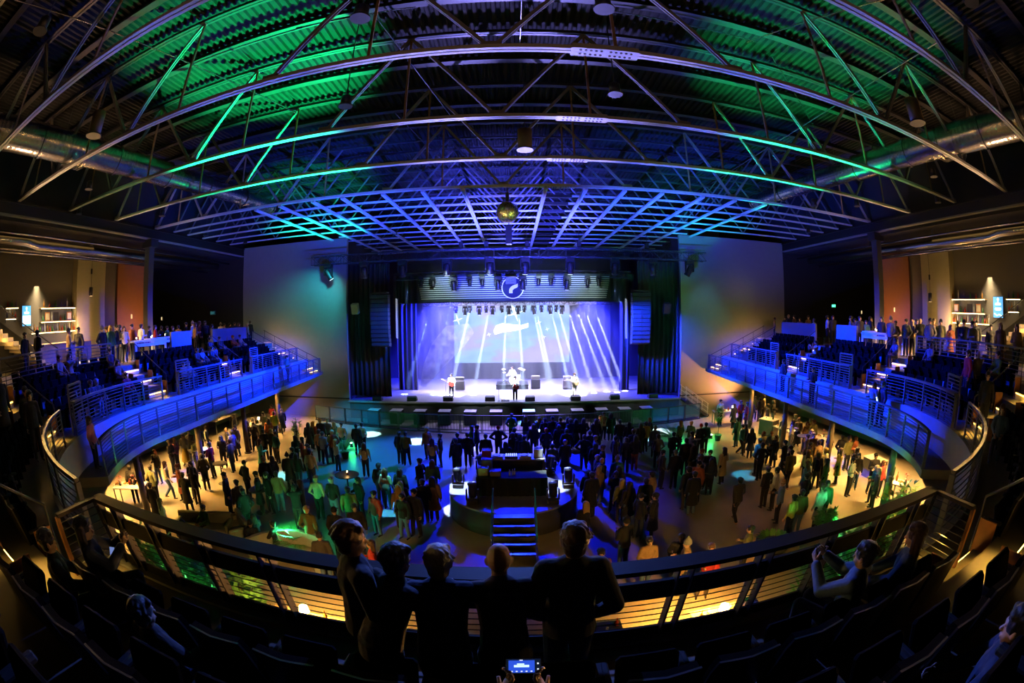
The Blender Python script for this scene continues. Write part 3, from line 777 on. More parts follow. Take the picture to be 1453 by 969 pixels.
for i, x in enumerate((-.13, -.02, .06)):
    t = empty('water_bottle', (PC.x + x, 15.75 + .05 * i, PZ + .756), 0, 'small clear water bottle on the black cloth table, %s from the cream crate' % ORD[i], 'bottle', 'water bottles on the cloth table')
    MB().lathe([(.032, 0), (.034, .02), (.034, .14), (.014, .19), (.014, .21)], (0, 0, 0), 10).build('body', mat('clear_plastic', (.6, .7, .8), .15, 0., .02, 5), t, True); MB().tube((0, 0, .21), (0, 0, .23), .016, 8).build('cap', WHITE, t)
# lamps standing on the platform rim and one wedge
for i, (px, py) in enumerate(((643, 688), (671, 662), (661, 714), (795, 714), (813, 688), (782, 668))):
    p = at_z(px, py, PZ + .1); q = V(p.x, p.y, 0) - PC; r = min(q.length, PR - .35); q = PC + q.normalized() * r
    place_head((q.x, q.y, PZ + .004), (random.uniform(-.15, .15), random.uniform(-.2, .2)), 0, 'upright moving head standing on the round platform rim, %s clockwise from the stair' % ORD[(2, 1, 0, 5, 4, 3)[i] if 0 else (1, 2, 0, 5, 4, 3)[i]], 'lamps standing on the platform', lit=False, s=1.0, up=True)
p = at_z(775, 690, PZ)
w_ = wedge((p.x + .05, p.y, PZ + .004), PI * .75, 'black wedge monitor on the bright disc of the round platform', 'stage monitor on the platform')
# ================================================================== balconies: rails, seats, stairs, bars
def sidew(sg): return 'blue-exit side' if sg < 0 else 'green-exit side'
AISLES = [(5.2, .62), (13.3, .65), (21.0, .65), (28.4, .65)]
def segs(a, b):
    cuts = [a]
    for s, h in AISLES:
        if a < s < b: cuts += [s - h, s + h]
    cuts.append(b)
    return [(cuts[i], cuts[i + 1]) for i in range(0, len(cuts), 2)]
def railing(sg, d, z, s0, s1, name, label, group, topw=.09, toph=.05, h=1.05, nbar=10, post=1.35, lean=0., cat='railing', top_m=None):
    t = empty(name, (0, 0, 0), 0, label, cat, group)
    ss = srange(s0, s1, .45)
    b = MB()
    for k in range(len(ss) - 1): b.beam(P3(ss[k], d + lean, z + h, sg), P3(ss[k + 1], d + lean, z + h, sg), topw, toph)
    b.build('top_rail', top_m or RAILP, t)
    b = MB()
    for i in range(nbar):
        f = (i + .6) / nbar * .93
        b.path([P3(s, d + lean * f, z + h * f, sg) for s in ss], .015, 4)
    b.build('horizontal_slat_pattern', RAILP, t)
    n = max(1, round((s1 - s0) / post))
    for i in range(n + 1):
        s = s0 + (s1 - s0) * i / n
        MB().beam(P3(s, d, z - .02, sg), P3(s, d + lean, z + h - toph / 2, sg), .055, .07 if i % 3 else .11, path(s)[1] * 1).build('post', RAILP, t)
    return t
for sg in (-1, 1):
    railing(sg, -1.10, DECK, S_WALK + .1, S_END - .2, 'walkway_railing', 'curving outer railing of the lower walkway on the ' + sidew(sg), 'walkway railings', .13, .05)
    for i, (a, b_) in enumerate(segs(6.1, S_END - 1.9)):
        railing(sg, .07, TIER + .04, a, b_, 'tier_railing', 'blue-lit seat railing with a broad top, %s from the middle, %s' % (ORD[i], sidew(sg)), 'railings before the side seats', .2 if i else .08, .06, .98, 8, top_m=None if i else STEEL_DK)  # first segment's top rail in a darker tone, painted as unlit
    for i, (s, hw) in enumerate(AISLES[1:]):
        # tall barred guard at the foot of each aisle
        t = empty('aisle_guard', (0, 0, 0), 0, 'tall barred guard at the foot of the %s aisle, %s' % (ORD[i + 1], sidew(sg)), 'guard', 'aisle guards')
        f = MB(); s0, s1 = s - hw - .05, s - hw - 1.0; s0, s1 = s + hw + .05, s + hw + 1.05
        for q in (s0, s1): f.beam(P3(q, .22, TIER, sg), P3(q, .22, TIER + 1.5, sg), .06, .06)
        f.beam(P3(s0, .22, TIER + 1.5, sg), P3(s1, .22, TIER + 1.5, sg), .06, .06); f.build('frame', RAILP, t)
        g = MB()
        for k in range(13): g.beam(P3(s0, .22, TIER + .12 + .105 * k, sg), P3(s1, .22, TIER + .12 + .105 * k, sg), .018, .03)
        g.build('horizontal_slat_pattern', RAILP, t)
    railing(sg, 3.2, CONCZ, 7.6, 20.0, 'concourse_railing', 'upper concourse railing with standing people behind it, ' + sidew(sg), 'concourse railings', .09, .06, 1.05, 7, 1.5)

# rail straight in front: leaning posts under two broad dark planks
t = empty('drink_railing', (0, 0, 0), 0, 'broad dark drink rail on leaning posts in front of the standing men', 'railing')
PLK = mat('plank_dark', (.02, .018, .017), .6, 0., .2, 6, spec=.15)
sspan = [(s, -1) for s in reversed(srange(0, 5.25, .4))] + [(s, 1) for s in srange(0, 5.25, .4)[1:]]
b = MB()
for k in range(len(sspan) - 1):
    b.beam(P3(sspan[k][0], .20, TIER + 1.02, sspan[k][1]), P3(sspan[k + 1][0], .20, TIER + 1.02, sspan[k + 1][1]), .20, .045)
b.build('ledge_plank', PLK, t)
b = MB()
for k in range(len(sspan) - 1):
    b.beam(P3(sspan[k][0], .17, TIER + .74, sspan[k][1]), P3(sspan[k + 1][0], .17, TIER + .74, sspan[k + 1][1]), .04, .20)
b.build('rail_board', PLK, t)
b = MB()
for i in range(7):
    f = .10 + .085 * i; b.path([P3(s, .02 + .18 * f, TIER + f, g) for s, g in sspan], .007, 4)
b.build('cable_line_pattern', STEEL_DK, t)
for sx in (.6, 1.45, 2.3, 3.15, 4.0, 4.75, 5.2):
    for sg in (-1, 1):
        if sx == .6 and sg == 1: continue
        b = MB()
        for o in (-.07, .07): b.beam(P3(sx + o, .02, TIER - .02, sg), P3(sx + o, .22, TIER + 1.0, sg), .02, .1, (0, 1, 0))
        b.build('post', STEEL_DK, t)
b = MB()
for k in range(len(sspan) - 1): b.beam(P3(sspan[k][0], .03, TIER + .1, sspan[k][1]), P3(sspan[k + 1][0], .03, TIER + .1, sspan[k + 1][1]), .03, .12)
b.build('kick_plate', PLK, t)

# the rail turns back beside the first aisle on both ends
for sg in (-1, 1):
    b = MB(); b.beam(P3(5.2, .2, TIER + 1.02, sg), P3(5.2, 1.0, TIER + 1.02, sg), .09, .045); b.build('return_plank', PLK, t)
    b = MB()
    for i in range(9): b.tube(P3(5.2, .1, TIER + .12 + .1 * i, sg), P3(5.2, 1.0, TIER + .12 + .1 * i, sg), .007, 4)
    b.build('cable_line_pattern', STEEL_DK, t)
    MB().beam(P3(5.2, 1.0, TIER, sg), P3(5.2, 1.0, TIER + 1.0, sg), .06, .06).build('post', WOOD, t)

# ---- seats
def make_seat():
    t = empty('theater_seat')
    b = MB(); rows = []
    for z, y, th in ((.36, -.20, .05), (.6, -.25, .065), (.85, -.30, .06), (.98, -.335, .035)):
        rows.append((z, y, th))
    def shell(b, off, th, w, sc=1.):
        fr, bk = [], []
        for z, y, q in rows:
            ww = w * (1 if z < .9 else .93)
            fr.append([V(-ww + 2 * ww * i / 6, y + off + .03 * (1 - abs(i - 3) / 3) * -1, z) for i in range(7)])
            bk.append([V(p.x, p.y - th, p.z) for p in fr[-1]])
        b.grid(fr); b.grid([list(reversed(r)) for r in bk])
        for a_, c_ in zip(fr, bk): pass
        b.grid([[f[0] for f in fr], [k[0] for k in bk]]); b.grid([[k[-1] for k in bk], [f[-1] for f in fr]])
        b.grid([fr[-1], bk[-1]]); b.grid([bk[0], fr[0]])
    shell(b, .0, .06, .24); bk = b.build('backrest', SEATF, t, True)
    b = MB(); shell(b, -.062, .02, .255); b.build('back_shell', SEATP, bk, True)
    M = Matrix.Rotation(1.18, 3, 'X')
    MB().bbox((0, -.1, .62), (.46, .44, .09), .03, M).build('seat_pan', SEATF, t)
    for o in (-.28, .28):
        a = MB(); a.bbox((o, -.06, .63), (.06, .36, .05), .015); a.build('armrest', RUBBER, t)
        l = MB(); l.slabprism([(-.2, .02), (.05, .02), (.02, .6), (-.14, .6)], 'x', o - .02, o + .02); l.box((o, -.07, .012), (.08, .34, .024)); l.build('leg', STEEL_DK, t)
    return t
def make_seat_simple():
    b = MB()
    b.bbox((0, -.28, .67), (.5, .08, .64), .03, Matrix.Rotation(.14, 3, 'X')); b.bbox((0, -.1, .6), (.46, .09, .42), .03, Matrix.Rotation(-.3, 3, 'X'))
    for o in (-.28, .28): b.box((o, -.06, .63), (.06, .36, .05)); b.box((o, -.07, .31), (.04, .2, .62))
    return b.build('theater_seat', SEATF)
SEAT, SEATS = make_seat(), make_seat_simple()
seat_used = {'a': 0, 'b': 0}
ROWS = [(.95, TIER, 'front row'), (1.95, 5.05, 'middle row'), (2.88, 5.5, 'back row')]
TAKEN = []       # (x, y) of seated people, filled below
def in_aisle(s): return any(abs(s - a) < h + .32 for a, h in AISLES)
def bay(s): return sum(1 for a, h in AISLES if a < s)
BAYW = ['middle block', 'corner block', 'second block round', 'third block round', 'stage-end block']
for sg in (-1, 1):
    for d, z, rn in ROWS:
        cnt = {}
        s = .3
        while s < 35.2:
            rad = 1 if s < CX or s > SARC else (R0 + d) / R0
            if not in_aisle(s) and not (sg > 0 and s < .1):
                near = s < 8.5
                p, n = path(s, d + .12)
                if near: t = SEAT if not seat_used['a'] else copy_tree(SEAT); seat_used['a'] += 1
                else: t = SEATS if not seat_used['b'] else SEATS.copy(); (COL.objects.link(t) if seat_used['b'] else None); seat_used['b'] += 1
                t.location = (p.x * sg, p.y, z + .003); f = V(-n.x * sg, -n.y, 0); t.rotation_euler = (0, 0, math.atan2(-f.x, f.y))
                k = bay(s); cnt[k] = cnt.get(k, 0) + 1
                tag(t, 'black theater seat, %s, %s from the rail middle, %s, %s' % (rn, ordw(cnt[k] - 1), BAYW[k], sidew(sg)), 'seat', 'black theater seats in curved rows')
            s += .60 / rad
# ---- aisle stairs with lit treads and orange end panels
GRIT = mat('aisle_tread', (.55, .45, .30), .65, 0., .1, 8)
STEPG = emit('step_light', (1., .58, .10), 14)
for sg in (-1, 1):
    for i, (s, hw) in enumerate(AISLES):
        t = empty('aisle_stair', (0, 0, 0), 0, 'warm-lit aisle stair between seat blocks, %s round from the middle, %s' % (ORD[i], sidew(sg)), 'stairs', 'lit aisle stairs')
        k = 0
        for d0, zb in ((1.0, TIER), (1.95, 5.05), (2.85, 5.5)):
            for j, (dd, dz) in enumerate(((d0 - .02, .225), (d0 + .3, .4))):
                if j == 1: continue
                b = MB()
                for q in range(4):
                    s0, s1 = s - hw + 2 * hw * q / 4, s - hw + 2 * hw * (q + 1) / 4
                    b.prism([P3(s0, dd, 0, sg), P3(s1, dd, 0, sg), P3(s1, d0 + .31, 0, sg), P3(s0, d0 + .31, 0, sg)][::sg], zb + .002, zb + dz)
                b.build('tread', GRIT, t)
                l = MB(); l.beam(P3(s - hw + .05, dd - .012, zb + dz - .03, sg), P3(s + hw - .05, dd - .012, zb + dz - .03, sg), .012, .012); l.build('step_lamp', STEPG, t)
        h = MB(); o = s + hw + .03
        h.path([P3(o, .9, TIER, sg), P3(o, .9, TIER + .95, sg), P3(o, 3.1, CONCZ + .95, sg), P3(o, 3.1, CONCZ - .3, sg)], .022, 6)
        h.build('handrail', STEEL_DK, t)
        for d, z, rn in ROWS:
            for q, e_ in ((-1, 'near'), (1, 'far')):
                w_ = empty('row_end_panel', (0, 0, 0), 0, 'orange wooden row-end panel, %s, %s edge of the %s aisle, %s' % (rn, e_ if 0 else ('middle-facing' if q > 0 else 'stage-facing') if 0 else ('stage' if q > 0 else 'camera'), ORD[i], sidew(sg)), 'end panel', 'orange row-end panels')
                so = s + q * (hw + .06)
                b = MB(); b.beam(P3(so, d + .12, z + .33, sg), P3(so + .03 * q, d + .12, z + .33, sg), .34, .62)
                b.build('panel', WOOD, w_)
                MB().beam(P3(so, d + .12, z + .02, sg), P3(so, d + .12, z + .05, sg), .05, .05).build('foot', STEEL_DK, w_) if 0 else MB().box(P3(so, d + .12, z + .012, sg), (.1, .1, .02)).build('foot', STEEL_DK, w_)
# ---- side stair against the stage wall, walkway up to concourse
for sg in (-1, 1):
    t = empty('side_stair', (0, 0, 0), 0, 'warm-lit stair along the stage wall between walkway and concourse, ' + sidew(sg), 'stairs', 'side stairs')
    n = 12
    for i in range(n):
        x = 15.0 + .42 * i; z = DECK + (CONCZ - DECK) * (i + 1) / n
        MB().box((sg * (x + .21), 30.55, z - .03), (.44, 1.7, .06)).build('tread', GRIT, t)
        MB().box((sg * (x + .0), 30.55, z - .09), (.012, 1.4, .012)).build('step_lamp', STEPG, t)
    for y in (29.65, 31.45):
        h = MB(); h.path([(sg * 14.9, y, DECK + .95), (sg * 20.1, y, CONCZ + .95)], .025, 6); h.path([(sg * 14.9, y, DECK + .5), (sg * 20.1, y, CONCZ + .5)], .015, 6)
        for i in range(6): x = 15 + 5 * i / 5; z = DECK + (CONCZ - DECK) * (i / 5); h.tube((sg * x, y, z), (sg * x, y, z + .95), .02, 6)
        h.build('handrail', STEEL_DK, t)
# ---- stair from concourse to the upper level, far out on each side
for sg in (-1, 1):
    t = empty('upper_stair', (0, 0, 0), 0, 'lit stair climbing beside the bar behind its dark sloping parapet, ' + sidew(sg), 'stairs', 'stairs beside the bars')
    n = 16
    for i in range(n):
        y = 11.0 - .34 * i; z = CONCZ + .18 * (i + 1)
        MB().box((sg * 22.0, y - .17, z - .09), (2.6, .34, .18)).build('tread', GRIT, t)
    MB().slabprism([(11.4, CONCZ), (11.4, CONCZ + .75), (5.4, CONCZ + 3.9), (5.4, CONCZ)], 'x', sg * 23.35 - .08, sg * 23.35 + .08).build('parapet', mat('parapet_dark', (.04, .04, .04), .7), t)
    l = MB(); l.beam((sg * 23.22, 11.0, CONCZ + .45), (sg * 23.22, 5.5, CONCZ + 3.35), .03, .03); l.build('strip_lamp', emit('strip_warm', (1, .6, .13), 6), t)
    h = MB(); h.path([(sg * 20.65, 11.2, CONCZ), (sg * 20.65, 11.2, CONCZ + .95), (sg * 20.65, 5.6, CONCZ + 3.9)], .03, 6); h.build('handrail', STEEL_DK, t)

# ---- concourse bars
BOT = []
for cc in ((.30, .14, .03), (.05, .16, .06), (.5, .5, .48), (.35, .05, .03), (.12, .10, .25)):
    BOT.append(mat('glass_%d' % len(BOT), cc, .12, 0., .1, 20))
BOTM = []
for k in range(5):
    b = MB(); r = (.045, .05, .042, .055, .04)[k]; h = (.30, .24, .34, .2, .28)[k]
    b.lathe([(r * .9, 0), (r, .015), (r, h * .55), (r * .35, h * .75), (r * .32, h), (r * .38, h + .012)], (0, 0, 0), 8)
    BOTM.append(b.mesh('bottle', BOT[k], True))
def bottle(p, k, label, group):
    o = bpy.data.objects.new('bottle', BOTM[k]); COL.objects.link(o); o.location = p; o.scale = (1.5, 1.5, 1.5)
    return tag(o, label, 'bottle', group)
SHG = emit('shelf_lamp', (1., .78, .42), 9)
for sg in (-1, 1):
    X = sg * 26.6
    def yz(px, py): p = at_x(px, py, X); return p.y, p.z
    fx = (lambda a: a) if sg < 0 else (lambda a: 1453 - a + (1453 - 2 * 0) * 0)
    if sg < 0: shelves = [((58, 107), 436.5), ((58, 107), 455.5), ((44, 107), 470.5), ((8, 26), 436.5), ((8, 24), 452)]; tvp = ((32, 44), (434, 462))
    else: shelves = [((1348, 1398), 424.5), ((1348, 1398), 444), ((1352, 1405), 458.5), ((1428, 1448), 424), ((1430, 1446), 442)]; tvp = ((1409, 1423), (421, 451))
    for k, ((xa, xb), py) in enumerate(shelves):
        y0, z0 = yz(xa, py); y1, z1 = yz(xb, py); ya, yb = min(y0, y1), max(y0, y1); zc = (z0 + z1) / 2
        t = empty('bar_shelf', (X, (ya + yb) / 2, zc), 0, 'lit bar shelf, %s, %s' % (('upper, beside the pilaster', 'middle, beside the pilaster', 'long lowest bottle shelf', 'short upper one past the screen', 'short lower one past the screen')[k], sidew(sg)), 'shelf', 'bar shelves')
        MB().box((sg * .1, 0, 0), (.5, yb - ya, .05)).build('board', WOODP, t)
        MB().box((sg * -.05, 0, -.04), (.04, yb - ya - .05, .02)).build('strip_lamp', SHG, t)
        for q in (-1, 1): MB().box((sg * .25, q * (yb - ya) / 2.3, -.1), (.1, .03, .2)).build('bracket', STEEL_DK, t)
        n = {0: 6, 1: 8, 2: 18, 3: 3, 4: 4}[k]
        for i in range(n):
            y = ya + (yb - ya) * (i + .5) / n
            if k == 1 and i in (1, 3, 6):
                d_ = empty('framed_card', (X, y, zc + .026), 0, 'small framed card standing on the middle bar shelf, %s from the pilaster, %s' % (ORD[(1, 3, 6).index(i)], sidew(sg)), 'frame', 'frames on the bar shelves')
                MB().bbox((0, 0, .25), (.05, .42, .5), .01).build('frame', WOOD if i != 3 else BLACK, d_); MB().box((-sg * .03, 0, .25), (.01, .32, .38)).build('card', [CREAM, DARKW, WHITE][(1, 3, 6).index(i)], d_)
            else:
                bottle((X, y, zc + .026), (i * 3 + k) % 5, 'bottle on the bar shelf (%s), %s along, %s' % (('upper', 'middle', 'lowest', 'short upper', 'short lower')[k], ORD[i], sidew(sg)), 'bottles on the bar shelves')
    y0, z0 = yz(tvp[0][0], tvp[1][0]); y1, z1 = yz(tvp[0][1], tvp[1][1]); ya, yb = min(y0, y1), max(y0, y1)
    t = empty('menu_screen', (X, (ya + yb) / 2, (z0 + z1) / 2), 0, 'upright lit menu screen on the bar wall, ' + sidew(sg), 'screen', 'menu screens')
    w_, h_ = yb - ya, z0 - z1
    MB().bbox((sg * .1, 0, 0), (.12, w_ + .06, h_ + .06), .01).build('bezel', BLACK, t)
    MB().box((sg * .03, 0, 0), (.02, w_, h_)).build('display', emit('menu_blue_%d' % sg, (.08, .3, .62) if sg > 0 else (.08, .35, .7), 1.3), t)
    g = MB(); fx_ = -sg * -.0
    gx = X * 0 + sg * .012
    g.lathe([(.10 * w_, -.004), (.10 * w_, .004)], (gx, 0, h_ * .38), 14, Matrix.Rotation(PI / 2, 3, 'Y')); g.box((gx, 0, h_ * .27), (.008, .12 * w_, .08 * h_))
    for zz_, ww in ((.19, .5), (.15, .6), (.11, .52)): g.box((gx, 0, h_ * zz_), (.008, w_ * ww, h_ * .028))
    if sg < 0: g.box((gx, 0, -h_ * .2), (.008, w_ * .92, h_ * .42))
    else:
        for zz_, ww in ((-.04, .6), (-.09, .7), (-.14, .5)): g.box((gx, 0, h_ * zz_), (.008, w_ * ww, h_ * .028))
        g.path([(gx, -w_ * .4, -h_ * .42), (gx, -w_ * .1, -h_ * .34), (gx, w_ * .1, -h_ * .4), (gx, w_ * .4, -h_ * .3)], .03, 5)
    g.build('text_line_pattern', emit('menu_white', (.8, .95, 1), 1.6), t)
    t = empty('bar_counter', (sg * 24.9, 13.5, CONCZ), 0, 'upper bar counter before the lit bottle shelves, ' + sidew(sg), 'bar counter', 'upper bar counters')
    MB().box((0, 0, .52), (.55, 5.5, 1.04)).build('body', mat('bar_front', (.2, .17, .13), .6), t); MB().bbox((0, 0, 1.07), (.8, 5.7, .06), .015).build('worktop', WOODP, t)
    # exit sign, switches, pendants
    p = at_y(302, 444, 31.6) if sg < 0 else at_y(1183, 434, 31.6)
    t = empty('exit_sign', (p.x, 31.62, p.z), 0, 'dim bluish exit sign on the dark recess wall' if sg < 0 else 'glowing green exit sign on the dark recess wall', 'exit sign', 'exit signs')
    MB().bbox((0, 0, 0), (.62, .1, .34), .01).build('housing', BLACKM if sg > 0 else mat('sign_teal', (.08, .25, .3), .5), t)
    l = MB(); gm = emit('exit_green', (.05, 1, .25), 9) if sg > 0 else emit('exit_dim', (.1, .5, .6), .35)
    def glyph(ch, x):
        w_, h_ = .09, .2; s_ = .026
        if ch == 'E':
            l.box((x - w_ / 2, -.056, 0), (s_, .012, h_))
            for z in (-h_ / 2 + s_ / 2, 0, h_ / 2 - s_ / 2): l.box((x, -.056, z), (w_, .012, s_))
        if ch == 'X':
            for q in (-1, 1): l.beam((x - q * w_ / 2, -.056, -h_ / 2), (x + q * w_ / 2, -.056, h_ / 2), .012, s_, (1, 0, 0))
        if ch == 'I': l.box((x, -.056, 0), (s_, .012, h_))
        if ch == 'T': l.box((x, -.056, 0), (s_, .012, h_)); l.box((x, -.056, h_ / 2 - s_ / 2), (w_ + .02, .012, s_))
    for ch, x in zip('EXIT', (-.2, -.06, .05, .17)): glyph(ch, x)
    l.build('lettering', gm, t)
    for k, (px, py) in enumerate(((129, 396), ) if sg < 0 else ((1320, 404), )):
        p = at_x(px, py + 24, sg * 24.6)
        t = empty('pendant_lamp', p, 0, 'slim black pendant lamp before the cream pilaster, ' + sidew(sg), 'pendant lamp', 'pendants by the pilasters')
        MB().lathe([(.14, 0), (.14, .5), (.1, .52)], (0, 0, 0), 12).build('shade', BLACKM, t, True); MB().tube((0, 0, .5), (0, 0, 12.88 - p.z), .012, 5).build('cord', BLACK, t)
        MB().lathe([(.06, 1.3), (.06, 1.6)], (0, 0, 0), 8).build('junction', BLACK, t); MB().lathe([(.11, -.005), (.11, .002)], (0, 0, 0), 12).build('bulb', emit('pendant_glow', (1, .7, .3), 3), t)
    # small wall lamps
    for k, (px, py) in enumerate(((186, 449), (230, 452)) if sg < 0 else ((1270, 439.5), (1222, 443))):
        p = at_x(px, py, sg * 26.8) if k == 0 else at_y(px, py, 31.7)
        t = empty('wall_switch_lamp', p, 0, 'small glowing wall fitting on the %s, %s' % ('rust panel' if k == 0 else 'recess wall', sidew(sg)), 'wall lamp', 'small wall fittings')
        MB().bbox((0, 0, 0), (.14, .14, .34), .01).build('plate', CREAM, t); MB().box((-sg * .075 if k == 0 else 0, 0 if k == 0 else -.075, 0), (.01, .12, .28) if k == 0 else (.12, .01, .28)).build('glow_face', emit('fitting_glow', (1, .72, .35), 1.2), t)

# ---- tables and booths at the concourse edge
for sg in (-1, 1):
    for k, (s, d) in enumerate(((23.6, 4.1), (26.6, 5.6))):
        p, n = path(s, d)
        t = empty('drink_table', (p.x * sg, p.y, CONCZ), 0, 'tall blue-lit drink table at the concourse edge, %s the support post, %s' % ('in front of' if k == 0 else 'past', sidew(sg)), 'table', 'tall drink tables')
        MB().bbox((0, 0, .98), (1.1, 2.6, .08), .01).build('tabletop', WHITE, t)
        for x in (-.5, .5):
            for y in (-1.2, 1.2): MB().box((x, y, .47), (.09, .09, .94)).build('leg', WHITE, t)
        MB().box((-sg * .5, 0, .8), (.04, 2.4, .14)).build('apron', WHITE, t)
        for j, y in enumerate((-.7, .5)):
            c_ = empty('candle_jar', (p.x * sg, p.y + y, CONCZ + 1.022), 0, 'candle jar on the drink table %s the support post, %s end, %s' % ('before' if k == 0 else 'past', ('near', 'stage')[j], sidew(sg)), 'candle', 'candles on drink tables')
            MB().lathe([(.04, 0), (.045, .09), (.04, .1)], (0, 0, 0), 10).build('jar', CREAM, c_, True); MB().lathe([(.012, .1), (.02, .13), (.004, .17)], (0, 0, 0), 8).build('flame', emit('flame', (1, .6, .18), 40), c_)
    for k, (s0, s1, d) in enumerate(((25.2, 27.2, 3.45), (29.6, 34.2, 3.45))):
        t = empty('booth_bench', (0, 0, 0), 0, '%s dark blue-lit bench back at the concourse edge, %s' % (('short', 'long')[k], sidew(sg)), 'bench', 'bench backs')
        b = MB(); b.beam(P3(s0, d, CONCZ + .68, sg), P3(s1, d, CONCZ + .68, sg), .14, 1.3); b.build('backrest', mat('bench_blue', (.16, .17, .22), .7, 0., .15, 12), t)
        b = MB(); b.beam(P3(s0, d + .36, CONCZ + .24, sg), P3(s1, d + .36, CONCZ + .24, sg), .55, .44); b.build('seat', SEATF, t)

# ---- ducts, ceiling pipes, pendants
def duct(sg):
    t = empty('spiral_duct', (0, 0, 0), 0, 'big shiny spiral duct running along the roof, ' + sidew(sg), 'duct', 'roof ducts')
    A, B = V(sg * 17.5, 4.0, 14.75), V(sg * 14.9, 24.0, 14.75); L_ = (B - A).length; M = (B - A).to_track_quat('Z', 'Y').to_matrix()
    y = 0.; k = 0
    for ln, r in ((3.2, .66), (2.4, .66), (2.0, .62), (3.4, .60), (3.0, .52), (3.2, .46), (2.8, .40)):
        pr = []; n = int(ln / .09)
        for i in range(n + 1): pr.append((r + (.012 if i % 3 == 0 else 0), ln * i / n))
        MB().lathe(pr, A + M @ V(0, 0, y), 28, M).build('duct_section', GALV, t, True)
        MB().lathe([(r + .01, -.05), (r + .05, -.05), (r + .05, .05), (r + .01, .05)], A + M @ V(0, 0, y + ln), 28, M).build('flange', GALV, t)
        hz = A + M @ V(0, 0, y + ln * .5); MB().tube(hz + V(0, 0, r), (hz.x, hz.y, 17.25), .012, 5).build('hanger_rod', STEEL_DK, t)
        y += ln
for sg in (-1, 1):
    duct(sg)
    t = empty('duct_branch', (sg * 17.9, 9.6, 14.6), 0, 'rectangular vent grille box beside the spiral duct, ' + sidew(sg), 'duct box', 'vent boxes')
    MB().bbox((0, 0, 0), (.7, 1.5, .35), .02).build('box_body', GALV, t); g = MB()
    for i in range(8): g.box((0, -.6 + .17 * i, -.18), (.6, .05, .02))
    g.build('grille', STEEL_DK, t); MB().tube((0, 0, .17), (0, 0, 2.7), .012, 5).build('hanger_rod', STEEL_DK, t)
    for k, (x, z, r, y0, y1) in enumerate(((24.2, 12.25, .26, 2, 30), (25.6, 12.4, .16, 2, 31), (23.6, 12.5, .07, 0, 31), (24.9, 11.9, .05, 2, 30), (26.2, 12.0, .09, 3, 31))):
        t = empty('ceiling_pipe', (sg * x, y0, z), 0, '%s under the dark concourse ceiling, %s' % (('fat round duct', 'medium round duct', 'thin conduit beside the edge beam', 'thin low conduit', 'medium pipe by the outer wall')[k], sidew(sg)), 'pipe', 'pipes under the concourse ceiling')
        b = MB(); L_ = y1 - y0; b.path([(0, 0, 0), (0, L_ * .3, .02), (0, L_ * .33, -.12 if k == 0 else .03), (0, L_ * .6, -.12 if k == 0 else 0), (0, L_, 0)], r, 12 if r > .1 else 6); b.build('run', GALV if k != 1 else STEEL, t, True)
        for i in range(5): MB().box((0, L_ * (i + .5) / 5, r / 2 + (12.9 - z) / 2), (.03, .03, 12.9 - z)).build('hanger_rod', STEEL_DK, t)
PEND = [(57, 43), (133, 192), (490, 150), (511, 25), (873, 133), (745, 212), (1302, 174), (1378, 2), (857, 12), (126, 268), (230, 306), (1325, 250), (1331, 287), (1216, 292), (112, 303), (292, 334), (348, 345), (1147, 330), (1155, 291), (560, 332)]
PWORD = ['far corner above the bar with the unlit exit sign', 'above the dull end of the spiral duct, blue-exit side', 'beside the green-lit deck, blue-exit side', 'high by the first trusses, blue-exit side', 'small bright one past the bolted splices', 'large cylinder above the mirror ball', 'large cylinder beside the green-lit duct', 'far corner above the bar with the green exit sign', 'small bluish one high by the first trusses', 'under the outer bay, blue-exit side', 'by the support post, blue-exit side', 'under the outer bay, green-exit side', 'by the edge beam, green-exit side', 'by the support post, green-exit side', 'by the edge beam, blue-exit side', 'over the long bench, blue-exit side', 'by the teal-lit wall', 'by the brown wall', 'above the thin end of the duct, green-exit side', 'among the joists over the crowd']
PG = emit('downlight_glow', (1., .82, .5), 2.2); PGB = emit('downlight_blue', (.35, .4, 1.), 1.5)
for k, (px, py) in enumerate(PEND):
    p = at_z(px, py, HB - .1); big = k in (1, 5, 6)
    t = empty('house_pendant', p, 0, 'round ceiling downlight %s' % PWORD[k], 'downlight', 'house downlights')
    r = .26 if big else .16; h = .8 if big else .3
    MB().lathe([(r, 0), (r, h), (r * .6, h + .05)], (0, 0, 0), 16).build('housing', BLACKM if not big else mat('bronze_housing', (.16, .12, .08), .5), t, True)
    MB().lathe([(r, -.03), (r + .05, -.03), (r + .05, .01), (r, .01)], (0, 0, 0), 16).build('trim_ring', STEEL_DK, t)
    MB().lathe([(r * .62, -.012), (r * .62, -.002)], (0, 0, 0), 14).build('lens', PGB if k in (8, 3) else PG, t)
    MB().tube((0, 0, h), (0, 0, 17.2 - p.z if abs(p.x) < 14 or p.y > 24 else .38), .02, 5).build('drop_pipe', STEEL_DK, t)
CABLES = [((20, 0), (420, 160), 16.6), ((420, 40), (590, 10), 17.0), ((270, 92), (512, 20), 17.0), ((530, 20), (640, 165), 16.5), ((860, 15), (1075, 60), 17.1), ((1060, 60), (1350, -20), 17.1), ((560, 160), (640, 240), 16.4), ((1010, 260), (1330, 60), 16.0), ((1095, 80), (1155, 180), 16.8), ((740, 0), (738, 60), 16.9)]
for k, (a, b_, z) in enumerate(CABLES):
    p, q_ = at_z(*a, z), at_z(*b_, z); b = MB(); m_ = (p + q_) / 2 + V(0, 0, -.05); b.path([p, m_, q_], .022, 6)
    tag(b.build('conduit', GALV), 'thin electrical conduit under the roof deck, %s counted across from the blue-exit side' % ORD[k], 'conduit', 'roof conduits')
